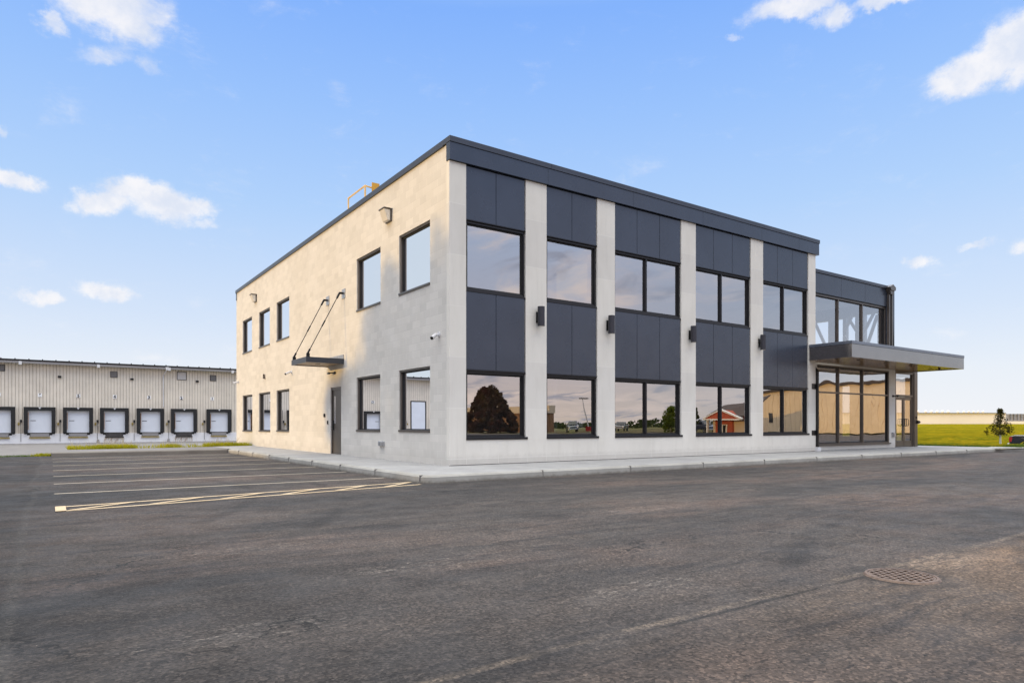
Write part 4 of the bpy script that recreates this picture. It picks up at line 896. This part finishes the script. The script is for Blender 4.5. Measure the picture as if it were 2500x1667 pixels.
m = MB(); m.box(-39.05, WV - .07, -.9, -38.9, WV - .037, 4.75); m.box(-36.6, WV - .07, -.9, -36.45, WV - .037, 4.75); m.box(-38.9, WV - .07, 4.6, -36.6, WV - .037, 4.75); m.build('door_trim', 'blackm', dd)
# rust stains and round bollard bases
for u in (-3.27, 4.04):
    m = MB(); m.tube((u, WV - .30, -.93), (u, WV - .30, -.55), .17, .10, 16); tag(m.build('hose_reel', 'fargrey'), 'round grey reel at the wall foot between docks ' + ('five and four' if u < 0 else 'three and two'), 'reel')
def sign(n, u):
    t = thing('number_sign', (u, WV - .04, 4.25), 'white square sign with the black numeral %s above its dock' % NUMW[n], 'sign', 'dock number signs')
    wdt = .19 if n < 10 else .27
    m = MB(); m.box(u - wdt, WV - .060, 4.245, u + wdt, WV - .04, 4.64); m.build('plate', 'signwhite', t)
    cu_ = bpy.data.curves.new('numeral', 'FONT'); cu_.body = str(n); cu_.size = .47; cu_.align_x = 'CENTER'; cu_.extrude = .004; cu_.offset = .022
    to = bpy.data.objects.new('tmp', cu_); C.objects.link(to)
    dg = bpy.context.evaluated_depsgraph_get(); me = bpy.data.meshes.new_from_object(to.evaluated_get(dg)); bpy.data.objects.remove(to)
    me.materials.clear(); me.materials.append(MT['ink']); o = bpy.data.objects.new('numeral', me); C.objects.link(o); o.parent = t
    o.rotation_euler = (math.pi / 2, 0, 0); o.location = (0, -.026, .035)
SU = {6: -8.76, 5: -5.17, 4: -1.60, 3: 1.95, 2: 5.49, 1: 9.02}
for n, u in DOORS: sign(n, SU.get(n, u))

# ================================================================== TREES
def foliage(crown, n, size, seed, mt, parent, name='crown'):
    rr = random.Random(seed); mb = MB(); mb.keep = True
    for _ in range(n):
        cx, cy, cz, r, rz = crown[rr.randrange(len(crown))] if not isinstance(crown, list) or not crown or len(crown[0]) == 5 else rr.choice(crown)
        while True:
            a, b, c = rr.uniform(-1, 1), rr.uniform(-1, 1), rr.uniform(-1, 1); q = a * a + b * b + c * c
            if .12 < q < 1: break
        k = 1.0 if rr.random() < .85 else 1.18
        p = Vector((cx + a * r * k, cy + b * r * k, cz + c * rz * k))
        n1 = Vector((rr.gauss(0, 1), rr.gauss(0, 1), rr.gauss(0, 1))).normalized(); n2 = n1.orthogonal().normalized(); n3 = n1.cross(n2)
        s = size * rr.uniform(.5, 1.3)
        mb.face([p - n2 * s * .5, p + n3 * s * .45, p + n2 * s * .8, p - n3 * s * .45])
    return mb.build(name, mt, parent)
def clumps(base, h0, h1, rfun, n, seed, rs=(.14, .26)):
    rr = random.Random(seed); out = []; H = h1 - h0
    for _ in range(n):
        t = rr.random(); R_ = rfun(t) * math.sqrt(rr.uniform(.15, 1)); a = rr.uniform(0, 6.283); r = H * rr.uniform(*rs)
        out.append((base[0] + R_ * math.cos(a), base[1] + R_ * math.sin(a), h0 + t * H, r, r * .75))
    return out
def tree(name, loc, h, rfun, h0, label, mt, leaf, nl, nc, seed, trunk=.12, cat='tree', group=None, rs=(.10, .18), trunk_m='bark'):
    t = thing(name, loc, label, cat, group); x, y, z = loc
    m = MB(); m.tube((x, y, z), (x + .02 * h, y, z + h * .55), trunk, trunk * .6, 10); m.tube((x + .02 * h, y, z + h * .55), (x, y, z + h * .93), trunk * .6, trunk * .15, 8)
    rr = random.Random(seed)
    cl = clumps((x, y), z + h0, z + h, rfun, nc, seed, rs)
    for c in cl[::2]:
        m.tube((x + .01 * h, y, z + max(h0 * .8, (c[2] - z) * .7)), (c[0], c[1], c[2]), trunk * .28, trunk * .06, 5, False)
    m.build('trunk', trunk_m, t)
    foliage(cl, nl, leaf, seed + 1, mt, t); return t
# young tree with wrapped trunk on the right
def gp(xp, t, z): 
    X = (xp - 1250) / FPX; p = Vector((CU, CV, 0)) + FWD * t + RGT * X * t; return (p.x, p.y, z)
yl = gp(2442, 44, -.15)
yt = thing('young_tree', yl, 'young leafy tree with white wrapped trunk beside the kerb at right', 'tree')
m = MB(); m.tube((yl[0] + .03, yl[1], yl[2]), (yl[0] - .01, yl[1], .62), .065, .05, 10); m.build('trunk_wrap', 'wrap', yt)
m = MB(); m.tube((yl[0] - .01, yl[1], .60), (yl[0] - .06, yl[1], 2.2), .028, .008, 8)
ycl = []
rr = random.Random(5)
for k in range(90):
    tt = rr.random() ** 1.15; zz = .50 + tt * 1.65; R_ = (.95 - .92 * tt) * rr.uniform(.05, 1.0); a = rr.uniform(0, 6.283)
    c = (yl[0] - .18 * (1 - tt) + R_ * math.cos(a), yl[1] + R_ * math.sin(a), zz, .14, .12); ycl.append(c); m.tube((yl[0] - .02, yl[1], zz - .25), c[:3], .010, .004, 4, False)
m.build('trunk', 'bark', yt); foliage(ycl, 2500, .062, 12, 'leafyoung', yt)
# trees and buildings across the road, seen in the window glass
def virt(x, t, z=None): 
    X = (x - 1250) / FPX; p = Vector((CU, CV, 0)) + FWD * t + RGT * X * t; return (p.x, -p.y, 0.0 if z is None else z)
tree('dark_tree', virt(1197, 95), 6.3, lambda t: 4.2 * (1 - .80 * t ** 1.35), .2, 'dark purple broad tree reflected in the corner window', 'leafdark', .34, 19000, 190, 21, .2, rs=(.06, .11))
tree('green_bush', virt(1642, 90), 3.5, lambda t: .85 * (1 - .5 * t), .3, 'upright bright green bush reflected in the third front bay', 'leafgreen', .2, 3000, 26, 22, .08, rs=(.12, .2))
tree('conifer', virt(1697, 108), 3.9, lambda t: 1.3 * (1 - .9 * t), .4, 'dark layered conifer reflected in the fourth front bay', 'leafwood', .25, 3000, 40, 23, .1, rs=(.06, .1))
# trees to the left, out of the picture, that shade the corner of the block wall
for i, (v, h, s) in enumerate(((19.0, 8.4, 3), (15.2, 10.9, 4), (11.2, 11.2, 5), (13.2, 8.6, 12), (7.0, 9.8, 6), (2.5, 9.0, 8), (-2.5, 9.6, 9))):
    tree('shade_tree', (-56, v, -.05), h, lambda t: 2.5 * (1 - .45 * t), 0.6, 'broad leafy tree left of the stalls, ' + ['at the truck court end of the row', 'second from the truck court end', 'tallest of the row', 'slim one squeezed behind the tallest of the row', 'fourth from the truck court end', 'one next to the road end of the row', 'at the road end of the row'][i], 'leafgreen', .42, 5200, 46, 40 + s, .22, group='row of trees left of the stalls', rs=(.11, .17))
# distant wood
rr = random.Random(77); wd_ = MB(); wd_.keep = True
for k in range(11000):
    a = rr.uniform(-1.45, .62); 
    dist = 520 + rr.uniform(0, 60); bump = 10 + 5 * math.sin(a * 9) + 4 * math.sin(a * 23 + 1)
    u = CU + dist * math.cos(a - .35); v = -abs(dist) * (.55 + .45 * math.sin(a * .8 + .6)) ; 
    th = rr.uniform(math.radians(182), math.radians(358)); u = CU + dist * math.cos(th); v = CV + dist * math.sin(th)
    bump = 3.4 + 1.8 * math.sin(th * 17) + 1.4 * math.sin(th * 41)
    p = Vector((u, v, rr.uniform(-1.5, max(2, bump)))); s = rr.uniform(1.0, 2.4)
    n1 = Vector((rr.gauss(0, 1), rr.gauss(0, 1), rr.gauss(0, .4))).normalized(); n2 = n1.orthogonal().normalized(); n3 = n1.cross(n2)
    wd_.face([p - n2 * s, p - n3 * s * .7, p + n2 * s, p + n3 * s * .7])
o = wd_.build('distant_wood', 'leafwood', kind='stuff'); o['label'] = 'far dark line of trees reflected low in the front windows'; o['category'] = 'wood'

# ================================================================== BUILDINGS SEEN ONLY IN THE GLASS
def local_building(name, p0, p1, label, cat):
    """returns thing plus a function mapping (along, out, z) to the world; out points towards the office"""
    a = Vector((p0[0], p0[1], 0)); b = Vector((p1[0], p1[1], 0)); d = (b - a).normalized(); n = Vector((-d.y, d.x, 0))
    if n.dot(Vector((CU, 0, 0)) - a) < 0: n = -n
    t = thing(name, (a.x, a.y, 0), label, cat)
    return t, (lambda s, o, z: tuple(a + d * s + n * o + Vector((0, 0, z)))), (b - a).length
def lbox(mb, f, s0, s1, o0, o1, z0, z1):
    mb.prism([f(s0, o0, z0), f(s1, o0, z0), f(s1, o1, z0), f(s0, o1, z0)], (0, 0, z1 - z0)); return mb
# tan steel hall
tb, f, L = local_building('steel_hall', (81.2, -49.6), (72.2, -20.0), 'large tan steel hall reflected in the entrance glass', 'building')
m = MB(); m.prism([f(0, 0, -.2), f(L, 0, -.2), f(L, 0, 6.1), f(L * .55, 0, 6.35), f(0, 0, 5.75)], tuple(Vector(f(0, -18, 0)) - Vector(f(0, 0, 0)))); m.build('wall', 'tan', tb)
m = MB()
for s0, s1, za, zb_ in ((0, L * .55, 5.75, 6.35), (L * .55, L, 6.35, 6.1)): m.prism([f(s0, .25, za), f(s1, .25, zb_), f(s1, .25, zb_ + .35), f(s0, .25, za + .35)], tuple(Vector(f(0, -19, 0)) - Vector(f(0, 0, 0))))
m.build('roof', 'shingle', tb)
m = MB(); k = .9
while k < L: lbox(m, f, k, k + .04, .0, .03, 0, 5.7); k += .9
m.build('siding_rib', 'cream', tb)
m = MB(); lbox(m, f, 4.6, 5.5, .01, .05, 1.5, 2.9); m.build('window', 'darkglass', tb)
# red gabled office
rb, f, L = local_building('gabled_house', virt(1738, 86)[:2], virt(1834, 80)[:2], 'red gabled building with white trim and brown roof reflected in the fourth bay', 'building')
m = MB(); lbox(m, f, .5, L, -3, 0, -.1, 2.0); m.build('wall', 'cream', rb)
m = MB(); m.prism([f(-.2, .6, 2.15), f(-.6, -3.0, 3.55), f(L * .35, -3.2, 3.8), f(L, -3.5, 4.75), f(L, .6, 2.15)], (0, 0, .12)); m.build('roof', 'shingle', rb)
G = L * .94; back_ = tuple(Vector(f(0, -3.0, 0)) - Vector(f(0, 0, 0))); tb_ = tuple(Vector(f(0, -.4, 0)) - Vector(f(0, 0, 0)))
m = MB(); m.prism([f(.2, 1.2, 1.85), f(G, 1.2, 1.85), f(G * .5, 1.2, 2.95)], back_); m.build('gable', 'red', rb)
m = MB()
for (s0, z0, s1, z1) in ((-.1, 1.80, G * .5, 2.93), (G * .5, 2.93, G + .2, 1.80), (.1, 1.72, G, 1.72)): m.prism([f(s0, 1.3, z0), f(s1, 1.3, z1), f(s1, 1.3, z1 + .17), f(s0, 1.3, z0 + .17)], tb_)
m.build('trim', 'whitetrim', rb)
m = MB(); lbox(m, f, L * .18, L * .60, .02, .3, -.05, 1.72); m.build('porch_wall', 'red', rb)
m = MB(); lbox(m, f, L * .06, L * .09, .8, 1.1, -.05, 1.72); m.build('porch_post', 'whitetrim', rb)
m = MB(); lbox(m, f, L * .30, L * .50, .31, .36, .1, 1.2); wn_ = m.build('window', 'whitetrim', rb)
m = MB(); lbox(m, f, L * .32, L * .385, .365, .38, .15, 1.12); m.build('pane', 'darkglass', wn_); m = MB(); lbox(m, f, L * .415, L * .48, .365, .38, .15, 1.12); m.build('pane', 'darkglass', wn_)
# low brown shed behind the dark tree
bb, f, L = local_building('brown_shed', (50.8, -85.5), virt(1343, 101)[:2], 'low brown shed with cream roof band reflected behind the dark tree', 'building')
m = MB(); lbox(m, f, 0, L, -1, 0, -.1, 3.0); m.build('wall', 'rust', bb)
m = MB(); lbox(m, f, -.2, L + .1, -1.2, .2, 3.0, 4.1); m.build('roof_band', 'cream', bb)
# leaning lamp post
lp = thing('lamp_post', (62.2, -65.4, 0), 'thin leaning lamp post reflected in the second front bay', 'lamp post')
m = MB(); m.tube((62.2, -65.4, 0), (64.3, -69.4, 5.5), .10, .06, 10); m.build('pole', 'fargrey', lp)
m = MB(); m.box(64.0, -69.9, 5.45, 65.6, -69.3, 5.62); m.build('lamp_head', 'blackm', lp)
m = MB(); m.box(61.8, -65.8, 0, 62.6, -65.0, .8); m.build('base', 'redlamp', lp)

# ================================================================== PICKUP TRUCKS
def pickup(loc, rz, paint, label, group=None):
    t = thing('pickup_truck', (0, 0, 0), label, 'pickup truck', group); S = .85
    def P(x, y, z): return (x * S, y * S, z * S)
    def pr(mb, prof, y0, y1): mb.prism([P(x, y0, z) for x, z in prof], (0, (y1 - y0) * S, 0))
    def arch(cx): return [(cx + .50 * math.cos(a), .42 + .50 * math.sin(a)) for a in [math.pi * k / 8 for k in range(9)]]
    prof = [(-2.9, .55), (-2.9, 1.18), (-2.84, 1.33), (-2.6, 1.36), (-.75, 1.34), (1.15, 1.32), (2.55, 1.20), (2.85, 1.05), (2.9, .55)]
    bot = [(2.9, .5)] + arch(1.9)[0:] + arch(-1.8)[0:] + [(-2.9, .5)]
    m = MB(); pr(m, prof[:] + [(x, z) for x, z in bot if z > .45], -.98, .98); m.build('body', paint, t, bevel=.03)
    m = MB(); pr(m, [(-.85, 1.35), (-.62, 1.95), (.55, 1.97), (1.35, 1.33)], -.82, .82); m.build('cab', paint, t, bevel=.05)
    m = MB(); pr(m, [(-.68, 1.42), (-.54, 1.85), (.50, 1.87), (1.12, 1.42)], -.835, .835); m.build('side_window', 'darkglass', t)
    m = MB(); m.prism([P(.66, -.72, 1.92), P(.66, .72, 1.92), P(1.37, .72, 1.38), P(1.37, -.72, 1.38)], (.02, 0, .01)); m.build('windscreen', 'darkglass', t)
    m = MB(); pr(m, [(-2.6, 1.352), (-.95, 1.345), (-.95, 1.40), (-2.6, 1.41)], -.97, .97); m.build('bed_rail', 'chrome', t)
    for sy in (-1, 1):
        m = MB(); m.prism([P(-2.93, sy * .99, .86), P(-2.93, sy * .99, 1.26), P(-2.70, sy * .99, 1.26), P(-2.76, sy * .99, .86)], (0, -sy * .12 * S, 0)); m.build('tail_lamp', 'redlamp', t)
        m = MB(); m.box(*P(2.82, sy * .90, .85), *P(2.93, sy * .62, 1.05)); m.build('headlight', 'lens', t)
        for cx in (1.9, -1.8):
            m = MB(); m.tube(P(cx, sy * .74, .42), P(cx, sy * .99, .42), .42 * S, None, 28); wo = m.build('wheel', 'tyre', t, bevel=.03)
            m = MB(); m.tube(P(cx, sy * .985, .42), P(cx, sy * 1.0, .42), .25 * S, None, 20); m.build('rim', 'chrome', wo)
    m = MB(); m.box(*P(-3.05, -.92, .52), *P(-2.92, .92, .72)); m.build('rear_bumper', 'chrome', t, bevel=.02)
    m = MB(); m.box(*P(2.9, -.92, .50), *P(3.04, .92, .74)); m.build('front_bumper', 'chrome', t, bevel=.02)
    m = MB(); m.prism([P(-2.2, -.986, 1.18), P(2.0, -.986, 1.08), P(2.0, -.986, .98), P(-.8, -.986, 1.0)], (0, .004, 0)); m.build('side_stripe', 'chrome', t)
    t.location = loc; t.rotation_euler = (0, 0, rz); return t
p = gp(2500, 49.5, -.80)
ang = math.atan2(RGT.y, RGT.x) - math.radians(39)
p = gp(2459, 47.5, -.8); q = Vector((p[0], p[1], 0)) + Vector((math.cos(ang), math.sin(ang), 0)) * 2.62
pickup((q.x, q.y, -.80), ang, 'navy', 'dark navy pickup with red tail lamp cut off by the right edge')
v1 = virt(1520, 108); pickup((v1[0], v1[1], 0), 2.5, 'grey', 'dark grey pickup reflected in the third front bay', 'trucks across the road')
v2 = virt(1722, 96); pickup((v2[0], v2[1], 0), 2.0, 'navy', 'dark pickup reflected beside the red gabled building', 'trucks across the road')
v3 = virt(1400, 100); pickup((v3[0], v3[1], 0), 2.2, 'navy', 'dark pickup reflected in the second front bay below the notices', 'trucks across the road')

# ================================================================== FAR BUILDING ON THE RIGHT
FT = 410.0
def fp(x, z, dt=0): 
    X = (x - 1250) / FPX; p = Vector((CU, CV, 0)) + FWD * (FT + dt) + RGT * X * (FT + dt); return (p.x, p.y, z)
zb2 = CZ + 1.5 / FPX * FT - .6; z1 = CZ + 28.5 / FPX * FT
fb_ = thing('far_factory', fp(2350, zb2), 'long low cream factory across the field', 'building')
m = MB(); m.prism([fp(2050, zb2), fp(2456, zb2), fp(2456, zb2, 60), fp(2050, zb2, 60)], (0, 0, z1 - zb2)); m.build('wall', 'farwall', fb_)
m = MB(); m.prism([fp(2050, z1, -1), fp(2456.5, z1, -1), fp(2456.5, z1, 61), fp(2050, z1, 61)], (0, 0, .3)); m.build('roof_edge', 'fargrey', fb_)
m = MB(); m.prism([fp(2456.5, zb2), fp(2640, zb2), fp(2640, zb2, 60), fp(2456.5, zb2, 60)], (0, 0, z1 - .4 - zb2)); m.build('dock_wing', 'fargrey', fb_)
m = MB(); m.prism([fp(2458, zb2 - .2, -3), fp(2640, zb2 - .2, -3), fp(2640, zb2 - .2, -.1), fp(2458, zb2 - .2, -.1)], (0, 0, CZ + 9.5 / FPX * FT - zb2)); m.build('dock_base', 'farwall', fb_)
m = MB(); x = 2466
while x < 2560: m.prism([fp(x, CZ + 11 / FPX * FT, -.5), fp(x + .8, CZ + 11 / FPX * FT, -.5), fp(x + .8, CZ + 11 / FPX * FT, -.1), fp(x, CZ + 11 / FPX * FT, -.1)], (0, 0, 4.2)); x += 8.7
m.build('wing_rib', 'black', fb_)
for xp in (2241, 2260, 2274, 2288, 2301, 2315, 2339, 2353, 2365, 2377, 2388, 2400):
    c = Vector(fp(xp, z1 + .3, 8)); m = MB(); r = .95 if xp < 2320 else .75
    m.tube(c, c + Vector((0, 0, .7)), r * .7, None, 14)
    for k in range(4):
        a0, a1 = k * .35, (k + 1) * .35; m.tube(c + Vector((0, 0, .7 + r * math.sin(a0))), c + Vector((0, 0, .7 + r * math.sin(a1))), r * math.cos(a0), r * math.cos(a1), 14)
    m.build('roof_vent', 'farwall', fb_)
